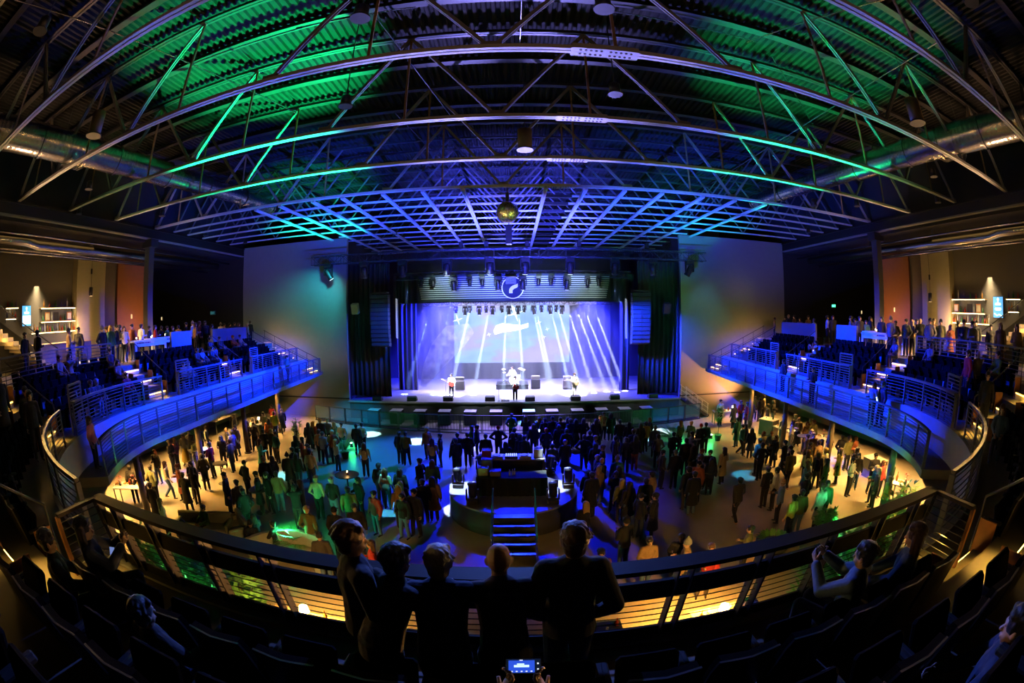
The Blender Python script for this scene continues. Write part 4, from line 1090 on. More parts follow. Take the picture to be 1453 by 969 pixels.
# ================================================================== things on the main floor
def leafmesh(b, base, dirv, L_, w_, droop=.3, n=4):
    """one tapering leaf with a mid fold"""
    d = V(*dirv).normalized(); side = d.cross(V(0, 0, 1)); side = side.normalized() if side.length > .05 else V(1, 0, 0)
    base = V(*base); rows = []
    for i in range(n + 1):
        f = i / n; p = base + d * L_ * f + V(0, 0, -droop * L_ * f * f); ww = w_ * math.sin(PI * min(.98, .1 + .88 * f)) / 2
        rows.append([p - side * ww, p + V(0, 0, -.15 * ww), p + side * ww])
    b.grid(rows)
POTS = [mat('pot_dark', (.06, .06, .06), .5), mat('pot_teal', (.08, .3, .32), .4), mat('pot_clay', (.3, .14, .08), .7)]
def plant(loc, kind, label, h=1.4, pot=0, seed=1, group='potted plants on the main floor'):
    rnd = random.Random(seed)
    t = empty('potted_plant', loc, rnd.uniform(0, 6), label, 'plant', group)
    MB().lathe([(.17, 0), (.24, .38), (.26, .4), (.23, .4), (.2, .36), (.02, .35)], (0, 0, 0), 16).build('pot', POTS[pot], t, True)
    b = MB(); s = MB()
    if kind == 'palm':
        for i in range(26):
            a = rnd.uniform(0, 2 * PI); e = rnd.uniform(.35, 1.3); L_ = h * rnd.uniform(.55, 1.0)
            d = V(math.cos(a) * math.cos(e), math.sin(a) * math.cos(e), math.sin(e)); st = V(0, 0, .36)
            pts = [st + d * L_ * f + V(0, 0, -.35 * L_ * f * f) for f in (0, .25, .5, .75, 1)]
            s.path(pts, [.012, .01, .008, .006, .003], 4)
            for k in range(1, 13):
                f = k / 13; p = st + d * L_ * f + V(0, 0, -.35 * L_ * f * f)
                for q in (-1, 1):
                    sd = d.cross(V(0, 0, 1)).normalized() * q; leafmesh(b, p, sd * .8 + d * .6, .26 * h * math.sin(PI * (.2 + .7 * f)), .035, .25, 2)
    elif kind == 'rubber':
        for i in range(7):
            a = rnd.uniform(0, 2 * PI); top = V(.38 * math.cos(a) * rnd.uniform(.3, 1), .38 * math.sin(a) * rnd.uniform(.3, 1), h * rnd.uniform(.7, 1.05))
            s.path([(0, 0, .3), (top.x * .4, top.y * .4, top.z * .5), top], [.022, .016, .008], 5)
            for k in range(13):
                f = .35 + .65 * k / 12; p = V(0, 0, .3).lerp(top, f); an = rnd.uniform(0, 2 * PI); el = rnd.uniform(-.1, .8)
                leafmesh(b, p, (math.cos(an) * math.cos(el), math.sin(an) * math.cos(el), math.sin(el)), .30, .14, .25)
    elif kind == 'topiary':
        s.tube((0, 0, .3), (0, 0, h * .6), .02, 6)
        for i in range(320):
            u = V(rnd.gauss(0, 1), rnd.gauss(0, 1), rnd.gauss(0, 1)).normalized(); p = V(0, 0, h * .72) + V(u.x * .28, u.y * .28, u.z * .42) * rnd.uniform(.7, 1)
            leafmesh(b, p, u + V(0, 0, .3), .14, .07, .2, 2)
    elif kind == 'pads':
        prev = [V(0, 0, .35)]
        for i in range(12):
            a = rnd.uniform(0, 2 * PI); base = rnd.choice(prev); ln = rnd.uniform(.22, .34); d = V(.5 * math.cos(a), .5 * math.sin(a), 1).normalized()
            M = d.to_track_quat('Z', 'Y').to_matrix() @ Matrix.Rotation(a, 3, 'Z'); c = base + d * ln * .5
            b.lathe([(.02, -ln * .5), (ln * .26, -ln * .25), (ln * .34, .0), (ln * .28, ln * .3), (.02, ln * .5)], c, 10, M @ Matrix.Scale(.35, 3, V(0, 1, 0)))
            prev.append(base + d * ln * .95)
        s.tube((0, 0, .3), (0, 0, .5), .06, 6)
    else:
        for i in range(300):
            a = rnd.uniform(0, 2 * PI); r = rnd.uniform(.0, .6) ** .7 * .55; z = .35 + rnd.uniform(0, 1) * (h - .35)
            an = a + rnd.uniform(-1, 1); el = rnd.uniform(-.2, .9); leafmesh(b, (r * math.cos(a), r * math.sin(a), z), (math.cos(an) * math.cos(el), math.sin(an) * math.cos(el), math.sin(el)), .27, .12, .3, 2)
        for i in range(6):
            a = i; s.path([(0, 0, .3), (.2 * math.cos(a), .2 * math.sin(a), h * .5), (.3 * math.cos(a), .3 * math.sin(a), h * .85)], [.015, .01, .005], 5)
    b.build('foliage', mat('leaf_cut', (.14, .38, .10), .28, 0., .35, 7, spec=.7), t); s.build('stem', mat('stem_brown', (.14, .12, .05), .7), t)
    return t
def F(px, py): p = at_z(px, py, 0); return V(p.x, p.y, .003)
G = []      # green lamp spots, used by the lighting
def green_light(p, label, k, aim=None):
    t = empty('green_floor_lamp', p, 0, label, 'floor lamp', 'green floor lamps by plants')
    MB().lathe([(.1, 0), (.1, .06), (.07, .08)], (0, 0, 0), 12).build('base', BLACKM, t); MB().lathe([(.075, .08), (.085, .22), (.07, .24)], (0, 0, 0), 12).build('housing', BLACKM, t, True)
    MB().lathe([(.068, .242), (.05, .255), (.01, .26)], (0, 0, 0), 12).build('lens', emit('green_lens', (.25, 1., .4), 60), t); G.append((p, aim))
plant(F(424, 636), 'rubber', 'broad-leaved plant by the crowd, at the end of the amber bar lobby floor', 1.9, 0, 3)
plant(F(490, 650), 'palm', 'palm beside the bright green lamp, blue-exit side', 1.3, 0, 4); green_light(F(499, 634), 'green floor lamp shining beside the palm, blue-exit side', 0)
plant(F(952, 628), 'palm', 'feathery palm beside the bright green lamp, green-exit side', 1.5, 0, 5); green_light(F(966, 627), 'green floor lamp shining through the feathery palm, green-exit side', 1)
plant(F(1018, 625), 'topiary', 'clipped round shrub in a teal pot near the stage stair', 2.3, 1, 6); green_light(F(1009, 622), 'green floor lamp under the clipped shrub in the teal pot', 2)
plant(F(1176, 752), 'pads', 'plant with fat round pads beside the pale green coat', 1.5, 0, 7); plant(F(1166, 757), 'bush', 'leafy low shrub beside the plant with fat pads', .9, 0, 8); green_light(F(1184, 756), 'green floor lamp among the fat-padded plant', 3)
green_light(F(415, 782), 'blazing green floor lamp inside the curved sofa', 4)
plant(F(424, 784), 'palm', 'thin palm beside the blazing green lamp in the curved sofa', 1.3, 0, 9)
for k, (px, py, z) in enumerate(((205, 775, 1.3), (240, 800, 1.3), (275, 820, 1.2), (318, 842, 1.1), (352, 858, 1.0), (1150, 832, 1.1), (1195, 800, 1.2), (1228, 770, 1.3), (1262, 738, 1.3), (1285, 715, 1.4))):
    p = at_z(px, py, z); plant((p.x, p.y, .003), 'bush', 'green-lit leafy bush below the drink rail, %s counting from the blue-exit side' % ORD[k], 2.0, 0, 20 + k, 'bushes below the drink rail').scale = (1.05, 1.05, 1.05)
    if k % 2 == 1 or k in (2, 6): green_light(V(p.x - .45 * p.x / abs(p.x), p.y - .95, .003), 'green floor lamp before the %s bush below the drink rail' % ORD[k], 5, V(p.x, p.y, 1.2))

def round_table(px, py, h, r, label, candle=True, top=None, group='round standing tables'):
    """pixel of the middle of the top"""
    p = at_z(px, py, h); t = empty('cocktail_table', (p.x, p.y, .003), 0, label, 'table', group)
    MB().lathe([(r - .01, h - .035), (r, h - .03), (r, h - .005), (r - .01, h)], (0, 0, 0), 28).build('tabletop', top or mat('table_dark', (.04, .035, .03), .4), t)
    MB().lathe([(.035, .02), (.035, h - .035)], (0, 0, 0), 10).build('pole', STEEL_DK, t); MB().lathe([(.28, 0), (.28, .015), (.06, .035)], (0, 0, 0), 20).build('base', STEEL_DK, t)
    if candle:
        c = empty('candle_jar', (p.x + .03, p.y, h + .004), 0, 'glowing candle jar on the ' + label.split(',')[0].replace('round ', ''), 'candle', 'candles on standing tables')
        MB().lathe([(.035, 0), (.045, .02), (.045, .1), (.04, .1)], (0, 0, 0), 12).build('jar', mat('amber_jar', (.6, .3, .1), .2), c, True); MB().lathe([(.012, .1), (.02, .125), (.003, .17)], (0, 0, 0), 8).build('flame', emit('flame', (1, .6, .18), 40), c)
        CANDLES.append((p.x, p.y, h + .2))
    return p
CANDLES = []
round_table(492, 673, 1.05, .55, 'round dark table with one candle, alone on the green-lit floor')
round_table(435, 639, 1.05, .4, 'round table among the knot of people by the broad-leaved plant')
round_table(466, 622, 1.05, .4, 'round table by the rust jacket, before the tinted barrier')
round_table(366, 694, 1.05, .42, 'round table with small drinks between sofa and bar lobby', False)
round_table(1078, 645, 1.05, .42, 'round table among the group by the blue floor disc', False)
round_table(312, 657, 1.05, .4, 'round table on a slim pole in the amber lobby, blue-exit side', False)
round_table(985, 622, 1.05, .4, 'round table with red candle beside the feathery palm')
round_table(1005, 668, 1.05, .4, 'round table inside the dense knot of seated guests', False)
round_table(1140, 618, 1.05, .4, 'round table by the amber lobby wall, green-exit side', False)

# bars and buffet tables under the balconies
def counter(px0, px1, py, h, depth, label, items, legs=True, m=None, zoff=0.):
    p, q_ = at_z(px0, py[0], h), at_z(px1, py[1], h); c = (p + q_) / 2; L_ = (V(q_.x - p.x, q_.y - p.y, 0)).length; rz = math.atan2(q_.y - p.y, q_.x - p.x)
    t = empty('buffet_table', (c.x, c.y, .003), rz, label, 'table', 'serving tables under the balconies')
    MB().bbox((0, 0, h - .025), (L_, depth, .05), .01).build('tabletop', m or WHITE, t)
    if legs:
        for x in (-1, 1):
            for y in (-1, 1): MB().box((x * (L_ / 2 - .06), y * (depth / 2 - .06), (h - .05) / 2), (.05, .05, h - .05)).build('leg', STEEL, t)
    else:
        MB().box((0, 0, (h - .05) / 2), (L_ - .06, depth - .06, h - .05)).build('body', mat('counter_grey', (.12, .11, .10), .6), t)
    M = Matrix.Rotation(rz, 3, 'Z'); n = len(items); short = label.split(',')[0].replace('serving table', 'table')
    for i, it in enumerate(items):
        pos = V(c.x, c.y, h + .004) + M @ V(-L_ / 2 + L_ * (i + .5) / n, random.uniform(-.1, .1), 0)
        lb = '%s on the %s, %s along' % ({'b': 'bottle', 'p': 'food platter', 'v': 'flower vase', 'g': 'drinking glass', 'l': 'table lamp'}[it], short, ORD[i])
        if it == 'b': o = bpy.data.objects.new('bottle', BOTM[i % 5]); COL.objects.link(o); o.location = pos; o.scale = (1.3, 1.3, 1.3); tag(o, lb, 'bottle', 'bottles on serving tables')
        elif it == 'g':
            tag(MB().lathe([(.03, 0), (.035, .12), (.03, .115), (.026, .01)], (0, 0, 0), 10).build('drinking_glass', mat('clear_plastic', (.6, .7, .8), .15), None, True, pos), lb, 'glass', 'glasses on serving tables')
        elif it == 'p':
            e_ = empty('food_platter', pos, 0, lb, 'platter', 'platters'); MB().lathe([(.14, 0), (.19, .02), (.18, .03)], (0, 0, 0), 16).build('plate', WHITE, e_, True)
            f = MB(); rr = random.Random(i)
            for k in range(14): f.lathe([(.02, -.025), (.035, 0), (.02, .03)], (rr.uniform(-.11, .11), rr.uniform(-.11, .11), .05 + rr.uniform(0, .03)), 6)
            o = f.build('food_foam', mat('food_mix', (.6, .33, .1), .6, 0., .4, 40), e_, True); o.name = 'snack_crumb_pattern'
        elif it == 'v':
            e_ = empty('flower_vase', pos, 0, lb, 'vase', 'flower vases'); MB().lathe([(.05, 0), (.07, .1), (.04, .2), (.05, .22)], (0, 0, 0), 12).build('vase', WHITE, e_, True)
            f = MB(); rr = random.Random(i + 50)
            for k in range(40): u = V(rr.gauss(0, 1), rr.gauss(0, 1), rr.gauss(.4, 1)).normalized(); leafmesh(f, V(0, 0, .3) + u * .1, u, .1, .06, .1, 2)
            f.build('flower_petal_pattern', mat('petal', (.7, .25, .3), .6, 0., .4, 12), e_)
        elif it == 'l':
            e_ = empty('table_lamp', pos, 0, lb, 'lamp', 'table lamps'); MB().lathe([(.06, 0), (.06, .015), (.015, .03), (.015, .28)], (0, 0, 0), 12).build('base', BRASS, e_, True); MB().lathe([(.05, .2), (.09, .22), (.07, .36), (.02, .37)], (0, 0, 0), 14).build('lamp_shade', emit('lamp_shade_glow', (1, .75, .42), 7), e_, True); CANDLES.append((pos.x, pos.y, pos.z + .5))
    return c
counter(163, 206, (688, 688), .95, .9, 'long serving table with flowers at the lobby edge, blue-exit side', 'pvpbvpg')
counter(362, 380, (602, 596), 1.05, .7, 'tall bar table crowded with bottles by the red top, blue-exit side', 'bblbgbb', False)
counter(1012, 1054, (583, 582), .95, .8, 'serving table with bright lamps by the lower stage wall, green-exit side', 'plpblpg')
counter(1082, 1102, (592, 596), 1.05, .9, 'dark square bar block by the lobby, green-exit side', 'gb', False)
counter(1102, 1126, (603, 612), .9, .7, 'white serving table in the amber lobby, green-exit side', 'pgp')
counter(1160, 1178, (618, 622), .95, .9, 'buffet table with plates of food under the balcony, green-exit side', 'pvp')
counter(1232, 1254, (645, 655), 1.0, .8, 'pale counter with round opening under the balcony curve, green-exit side', 'g', False)
counter(1268, 1288, (682, 687), .95, .8, 'dark-topped table under the balcony curve, green-exit side', 'bpv')
counter(300, 330, (598, 586), .95, .8, 'serving table in the depth of the lobby, blue-exit side', 'pbpg')
counter(268, 300, (640, 634), .95, .7, 'small serving table among guests in the lobby, blue-exit side', 'pgb')
# bars just below the drink rail
for i, (px, py, items, lb) in enumerate(((432, 878, 'bgblgbp', 'low bar table below the drink rail, glowing orange, blue-exit side'), (600, 905, 'bgb', 'low bar table below the drink rail behind the grey-haired leaning person'), (852, 893, 'bbgb', 'low bar table below the drink rail beside the tall suited man'), (1030, 868, 'bglgbp', 'low bar table below the drink rail with blazing orange lamp, green-exit side'))):
    p = at_z(px, py, 1.0); t = empty('bar_table', (p.x, p.y, .003), 0, lb, 'table', 'bar tables below the drink rail')
    L_ = (1.9, .9, 1.0, 1.7)[i]
    MB().bbox((0, 0, .97), (L_, .6, .05), .01).build('tabletop', WOODP if i in (0, 3) else BLACK, t); MB().box((0, 0, .47), (L_ - .1, .5, .94)).build('body', mat('counter_grey', (.12, .11, .10), .6), t)
    for k, it in enumerate(items):
        pos = V(p.x - L_ / 2 + L_ * (k + .5) / len(items), p.y + (.1 if k % 2 else -.1), 1.0)
        lb2 = '%s on the %s, %s along' % ({'b': 'bottle', 'g': 'drinking glass', 'l': 'table lamp', 'p': 'round tray'}[it], ('orange-glowing low bar table', 'low bar table by the grey hair', 'low bar table by the suit', 'low bar table with blazing lamp')[i], ORD[k])
        if it == 'b': o = bpy.data.objects.new('bottle', BOTM[k % 5]); COL.objects.link(o); o.location = pos; tag(o, lb2, 'bottle', 'bottles on low bar tables')
        elif it == 'g': tag(MB().lathe([(.03, 0), (.035, .12), (.03, .115), (.026, .01)], (0, 0, 0), 10).build('drinking_glass', mat('clear_plastic', (.6, .7, .8), .15), None, True, pos), lb2, 'glass', 'glasses on low bar tables')
        elif it == 'p': tag(MB().lathe([(.2, 0), (.24, .03), (.235, .035), (.2, .01)], (0, 0, 0), 20).build('serving_tray', CHROME, None, True, pos), lb2, 'tray', 'trays on low bar tables')
        else:
            e_ = empty('table_lamp', pos, 0, lb2, 'lamp', 'lamps on low bar tables'); MB().lathe([(.06, 0), (.06, .015), (.015, .03), (.015, .2)], (0, 0, 0), 12).build('base', BRASS, e_, True); MB().lathe([(.09, .12), (.13, .16), (.1, .32), (.02, .34)], (0, 0, 0), 14).build('lamp_shade', emit('orange_shade_glow', (1, .5, .12), 45), e_, True)
BARLAMPS = [at_z(440, 874, 1.25), at_z(1016, 866, 1.25)]
# sofas, lower left
VEL = mat('sofa_velvet', (.42, .46, .42), .8, 0., .12, 10, .1)
def sofa(px, py, w_, rz, label, curved=False):
    p = at_z(px, py, .4); t = empty('lounge_sofa', (p.x, p.y, .003), rz, label, 'sofa', 'lounge sofas')
    if not curved:
        MB().bbox((0, 0, .28), (w_, .8, .3), .05).build('base', VEL, t)
        for i in range(2): MB().bbox(((i - .5) * (w_ - .3) / 2, .05, .48), ((w_ - .34) / 2, .64, .14), .04).build('seat_cushion', VEL, t)
        MB().bbox((0, -.36, .6), (w_, .18, .7), .05).build('backrest', VEL, t)
        for o in (-1, 1): MB().bbox((o * (w_ / 2 - .09), 0, .5), (.18, .8, .5), .05).build('armrest', VEL, t)
        for x in (-1, 1):
            for y in (-.3, .3): MB().tube((x * (w_ / 2 - .1), y, 0), (x * (w_ / 2 - .1), y, .14), .03, 8).build('leg', STEEL_DK, t)
    else:
        def arc(r0, r1, z0, z1, nm):
            b = MB(); n = 24; pr = ((r0, z0), (r0, z1), (r1, z1), (r1, z0), (r0, z0))
            b.grid([[V(r * math.cos(.3 + 2.5 * i / n), r * math.sin(.3 + 2.5 * i / n), z) for i in range(n + 1)] for r, z in pr])
            for i in (0, n): b.add([V(r * math.cos(.3 + 2.5 * i / n), r * math.sin(.3 + 2.5 * i / n), z) for r, z in pr[:4]], [(0, 1, 2, 3) if i else (3, 2, 1, 0)])
            b.build(nm, VEL, t)
        arc(1.0, 1.6, .06, .44, 'seat'); arc(1.5, 1.66, .3, .95, 'backrest')
        for k in range(5): a = .4 + 2.3 * k / 4; MB().tube((1.3 * math.cos(a), 1.3 * math.sin(a), 0), (1.3 * math.cos(a), 1.3 * math.sin(a), .08), .03, 8).build('leg', STEEL_DK, t)
    return p
sofa(290, 750, 2.4, PI + .35, 'green-lit velvet sofa with its high back to the lobby'); sofa(334, 752, 1.5, PI - .7, 'pale velvet sofa turned toward the curved sofa')
sofa(292, 838, 2.2, .55, 'low green-lit bench sofa below the drink rail, between leafy bushes')
p = at_z(400, 795, .3); t_ = sofa(402, 806, 0, .1, 'big curved velvet sofa around the blazing green lamp', True)
p = at_z(255, 752, .45)
for k, (px, py) in enumerate(((262, 738), (372, 772))):
    p = at_z(px, py, .45); t = empty('low_table', (p.x, p.y, .003), .4, 'low square table %s' % ('before the green-lit sofa' if k == 0 else 'inside the curved sofa'), 'table', 'low lounge tables')
    MB().bbox((0, 0, .43), (.7, .7, .04), .01).build('tabletop', BLACK, t)
    for x in (-.3, .3):
        for y in (-.3, .3): MB().box((x, y, .2), (.04, .04, .4)).build('leg', STEEL_DK, t)
# pale curved planter bench, right
p = at_z(1076, 768, .6); t = empty('curved_bench', (p.x + .4, p.y - .3, .003), 0, 'pale curved wooden bench just beyond the drink rail', 'bench')
MB().lathe([(.95, 0), (1.0, .05), (1.0, .5), (.95, .52), (.6, .52), (.6, .48)], (0, 0, 0), 32).build('seat', WOODP, t, True); MB().lathe([(.6, .0), (.6, .7), (.5, .72), (.1, .7)], (0, 0, 0), 24).build('planter', POTS[0], t)
f = MB(); rr = random.Random(5)
for i in range(90):
    a = rr.uniform(0, 2 * PI); el = rr.uniform(.3, 1.3); leafmesh(f, (.3 * math.cos(a), .3 * math.sin(a), .7), (math.cos(a) * math.cos(el), math.sin(a) * math.cos(el), math.sin(el)), .4, .09, .3, 3)
f.build('foliage', LEAF, t)
# columns carrying the balconies
COLS = []
for sg in (-1, 1):
    for k, y in enumerate((11.5, 16.5, 21.5, 26.5)):
        t = empty('round_column', (sg * (14.9 + .085 * (y - 12.5)), y, .003), 0, 'slim dark column under the balcony, %s toward the stage, %s' % (ORD[k], sidew(sg)), 'column', 'columns under the balconies')
        COLS.append((sg * (14.9 + .085 * (y - 12.5)), y))
        MB().lathe([(.16, 0), (.16, 3.3)], (0, 0, 0), 16).build('shaft', mat('column_brown', (.12, .09, .07), .5), t, True); MB().lathe([(.24, 0), (.24, .05), (.17, .06)], (0, 0, 0), 16).build('base_plate', STEEL_DK, t)
# ================================================================== people
def remesh(mb, vox, smooth=2, name='figure', mats=None, deci=None):
    me = mb.mesh('tmp', [SKIN]); o = bpy.data.objects.new('tmp', me); COL.objects.link(o)
    r = o.modifiers.new('r', 'REMESH'); r.mode = 'VOXEL'; r.voxel_size = vox
    s = o.modifiers.new('s', 'SMOOTH'); s.iterations = smooth; s.factor = .5
    if deci: d = o.modifiers.new('d', 'DECIMATE'); d.ratio = deci
    dg = bpy.context.evaluated_depsgraph_get(); ev = o.evaluated_get(dg)
    out = bpy.data.meshes.new_from_object(ev); out.name = name
    bpy.data.objects.remove(o); bpy.data.meshes.remove(me)
    out.materials.clear()
    for m in mats or [SKIN]: out.materials.append(m)
    out.polygons.foreach_set('use_smooth', [True] * len(out.polygons))
    return out
def cap(mb, p0, p1, r0, r1, sx=1., sy=1., n=12):
    """capsule from p0 to p1, elliptical when sx / sy differ"""
    p0, p1 = V(*p0), V(*p1); d = p1 - p0; L_ = d.length; M = d.to_track_quat('Z', 'Y').to_matrix() if L_ > 1e-4 else Matrix.Identity(3)
    if sx != 1 or sy != 1:
        a = V(1, 0, 0); z = d.normalized() if L_ > 1e-4 else V(0, 0, 1); a = (a - z * a.dot(z)).normalized(); b = z.cross(a)
        M = Matrix((a, b, z)).transposed() @ Matrix.Diagonal((sx, sy, 1))
    pr = [(max(.002, r0 * math.cos(t)), r0 * math.sin(t)) for t in (-1.5, -1.1, -.7, -.35, 0)] + [(max(.002, r1 * math.cos(t)), L_ + r1 * math.sin(t)) for t in (0, .35, .7, 1.1, 1.5)]
    return mb.lathe(pr, p0, n, M)
STAND_LEG = (((.09, .015, .50), (.10, -.02, .09)), ((-.09, .015, .50), (-.10, -.02, .09)))
def pose(arms, legs=STAND_LEG, lean=0., pz=.94, turn=0.):
    P = dict(pel=V(0, 0, pz), lean=lean)
    def up(h, fwd=0.): return V(0, math.sin(lean) * h + fwd, pz + math.cos(lean) * h)
    P['waist'] = up(.16); P['chest'] = up(.36); P['neck'] = up(.53, .0); P['head'] = up(.665, .02) + V(0, -.012 - lean * .06, 0)
    P['sh'] = [up(.455) + V(.165 * q, 0, 0) for q in (1, -1)]
    P['arms'] = [(V(*a), V(*b)) for a, b in arms]; P['legs'] = [(V(*a), V(*b)) for a, b in legs]
    P['hip'] = [V(.085 * q, 0, pz - .03) for q in (1, -1)]
    return P
A_DN = ((.235, -.03, 1.12), (.245, .06, .87)); A_DNL = ((-.235, -.03, 1.12), (-.245, .06, .87))
A_PK = ((.27, -.09, 1.13), (.19, .05, .95)); A_PKL = ((-.27, -.09, 1.13), (-.19, .05, .95))
A_HD = ((.235, -.01, 1.13), (.15, .23, 1.15)); A_HDL = ((-.235, -.01, 1.13), (-.13, .23, 1.10))
A_CR = ((.235, .03, 1.14), (-.05, .20, 1.15)); A_CRL = ((-.235, .03, 1.14), (.06, .22, 1.12))
A_PH = ((.225, .03, 1.14), (.06, .27, 1.22)); A_PHL = ((-.225, .03, 1.14), (-.05, .27, 1.21))
A_UP = ((.22, .20, 1.32), (.08, .30, 1.58)); A_UPL = ((-.22, .20, 1.32), (-.08, .30, 1.58))
A_HP = ((.37, -.05, 1.17), (.19, .06, 1.02)); A_HPL = ((-.37, -.05, 1.17), (-.19, .06, 1.02))
WALK = (((.085, .17, .53), (.09, .20, .12)), ((-.085, .03, .50), (-.09, -.26, .14)))
ASYM = (((.10, .05, .50), (.14, .03, .09)), ((-.09, .0, .50), (-.10, -.04, .09)))
SITL = (((.10, .43, .52), (.11, .42, .10)), ((-.10, .43, .52), (-.12, .40, .10)))
POSES = dict(s=pose((A_DN, A_DNL)), h=pose((A_HD, A_DNL), ASYM), p=pose((A_PH, A_PHL)), c=pose((A_CR, A_CRL), ASYM), k=pose((A_PK, A_PKL)),
             w=pose((((.23, .05, 1.13), (.22, .22, .93)), ((-.235, -.10, 1.13), (-.24, -.16, .88))), WALK, .05), r=pose((A_UP, A_UPL)), i=pose((A_HP, A_HPL), ASYM),
             b=pose((A_HD, A_HDL)),
             t=pose((((.23, .10, .78), (.12, .36, .66)), ((-.23, .10, .78), (-.13, .36, .66))), SITL, .0, .50),
             l=pose((((.30, .40, 1.13), (.10, .52, 1.13)), ((-.30, .40, 1.13), (-.10, .50, 1.13))), ((( .10, -.02, .50), (.12, -.12, .09)), ((-.09, .04, .50), (-.10, -.04, .09))), .42, .92),
             u=pose((((.23, .22, .84), (.10, .40, 1.00)), ((-.23, .22, .84), (-.10, .40, 1.00))), SITL, -.04, .50))
def body_mb(P):
    b = MB()
    cap(b, P['pel'] + V(0, 0, -.03), P['waist'], .125, .115, 1.15, .85); cap(b, P['waist'], P['chest'], .12, .13, 1.1, .8)
    cap(b, P['chest'], (P['neck'] + P['chest']) / 2, .135, .11, 1.15, .75); cap(b, P['sh'][0], P['sh'][1], .055, .055)
    cap(b, P['neck'] - V(0, 0, .06), P['head'] - V(0, 0, .04), .052, .05)
    for i in (0, 1):
        sh, (el, wr) = P['sh'][i], P['arms'][i]
        cap(b, sh, el, .05, .038); cap(b, el, wr, .037, .025)
        hip, (kn, an) = P['hip'][i], P['legs'][i]
        cap(b, hip, kn, .085, .055); cap(b, kn, an, .055, .037)
        fd = (V(kn.x, kn.y, 0) - V(an.x, an.y, 0)); fw = V(.02 * (1 - 2 * i), 1, 0).normalized()
        cap(b, an + V(0, -.03, -.045), an + fw * .12 + V(0, 0, -.055), .038, .03, 1, 1)
    h = P['head']
    cap(b, h + V(0, -.012, .015), h + V(0, -.004, .035), .092, .088, .86, 1.0); cap(b, h + V(0, .028, -.055), h + V(0, .012, 0), .055, .07, .9, .9)
    cap(b, h + V(0, .086, -.012), h + V(0, .098, -.03), .012, .015)                   # nose
    for q in (-1, 1): cap(b, h + V(q * .08, -.005, -.02), h + V(q * .083, -.012, .015), .016, .018, .5, 1)
    cap(b, h + V(-.03, .078, .02), h + V(.03, .078, .02), .014, .014)                # brow
    cap(b, h + V(-.02, .078, -.062), h + V(.02, .078, -.062), .011, .011)            # lips
    return b
def hand_mb(P, b, curl=.9):
    for i in (0, 1):
        el, wr = P['arms'][i]; d = (wr - el).normalized(); q = 1 - 2 * i
        side = V(0, 0, 1) if abs(d.z) < .6 else V(0, 1, 0); side = (side - d * side.dot(d)).normalized(); nrm = d.cross(side).normalized() * q
        pc = wr + d * .085
        for k, (o, ln) in enumerate(((-.030, .058), (-.010, .074), (.011, .08), (.031, .072))):
            p0 = pc + side * o; p1 = p0 + d * ln * .45; p2 = p1 + (d * math.cos(curl) - nrm * math.sin(curl)) * ln * .35; p3 = p2 + (d * math.cos(curl * 1.8) - nrm * math.sin(curl * 1.8)) * ln * .3
            b.path([p0 - d * .02, p1, p2, p3], [.0095, .009, .0082, .0065], 5)
        t0 = wr + d * .03 + side * .034; t1 = t0 + side * .03 + d * .022 - nrm * .008; t2 = t1 + d * .03 - nrm * .02
        b.path([t0 - side * .015, t1, t2], [.012, .0105, .008], 5)
def palms(P, b):
    for i in (0, 1):
        el, wr = P['arms'][i]; d = (wr - el).normalized(); side = V(0, 0, 1) if abs(d.z) < .6 else V(0, 1, 0); side = (side - d * side.dot(d)).normalized()
        for o in (-.018, .0, .018): cap(b, wr + d * .01 + side * o * .7, wr + d * .085 + side * o * 1.3, .016, .0145, 1, 1, 8)
def make_body(P, vox):
    b = body_mb(P); palms(P, b); me = remesh(b, vox, 2, 'person')
    f = MB(); hand_mb(P, f)
    # fingers welded on as part of the same mesh
    import bmesh
    bm = bmesh.new(); bm.from_mesh(me); tm = f.mesh('tmp', [SKIN], True); bm.from_mesh(tm); bm.to_mesh(me); bm.free(); bpy.data.meshes.remove(tm)
    me.materials.clear(); me.materials.append(SKIN); me.materials.append(SHOE)
    me.polygons.foreach_set('material_index', [1 if p.center.z < .085 else 0 for p in me.polygons])
    me.polygons.foreach_set('use_smooth', [True] * len(me.polygons))
    return me
def make_top(P, kind, vox):
    b = MB(); g = .022 if kind != 's' else .012
    pel, wa, ch, nk = P['pel'], P['waist'], P['chest'], P['neck']
    cap(b, wa, ch, .12 + g, .135 + g, 1.12, .84); cap(b, ch, (nk + ch) / 2, .135 + g, .105 + g, 1.16, .8); cap(b, P['sh'][0], P['sh'][1], .058 + g, .058 + g)
    cap(b, (nk + ch) / 2, nk - V(0, 0, .02), .08, .06 + g * .5)
    seated = pel.z < .7
    hem = {'s': .02, 'j': .09, 'c': .5, 'd': .45}[kind]
    if seated: hem = .02
    cap(b, pel + V(0, 0, .0), wa, .13 + g, .12 + g, 1.16, .9)
    if hem > .05:
        bot = pel + V(0, -.01, -hem); fl = {'j': .155, 'c': .20, 'd': .23}[kind]
        n = 18
        b.lathe([(.02, 0), (fl, .0), (fl, .012), (.15, hem * .75), (.14, hem + .06), (.02, hem + .08)], bot, n, Matrix.Diagonal((1.15, .9, 1)))
    for i in (0, 1):
        sh, (el, wr) = P['sh'][i], P['arms'][i]; w2 = el.lerp(wr, .93)
        cap(b, sh, el, .056 + g, .044 + g); 
        if kind != 's' or i == 2: cap(b, el, w2, .044 + g, .034 + g * .7)
        else: cap(b, el, el.lerp(wr, .9), .042, .032)
    return remesh(b, vox, 2, {'j': 'jacket', 'c': 'coat', 's': 'shirt', 'd': 'dress'}[kind], [CLOTH])
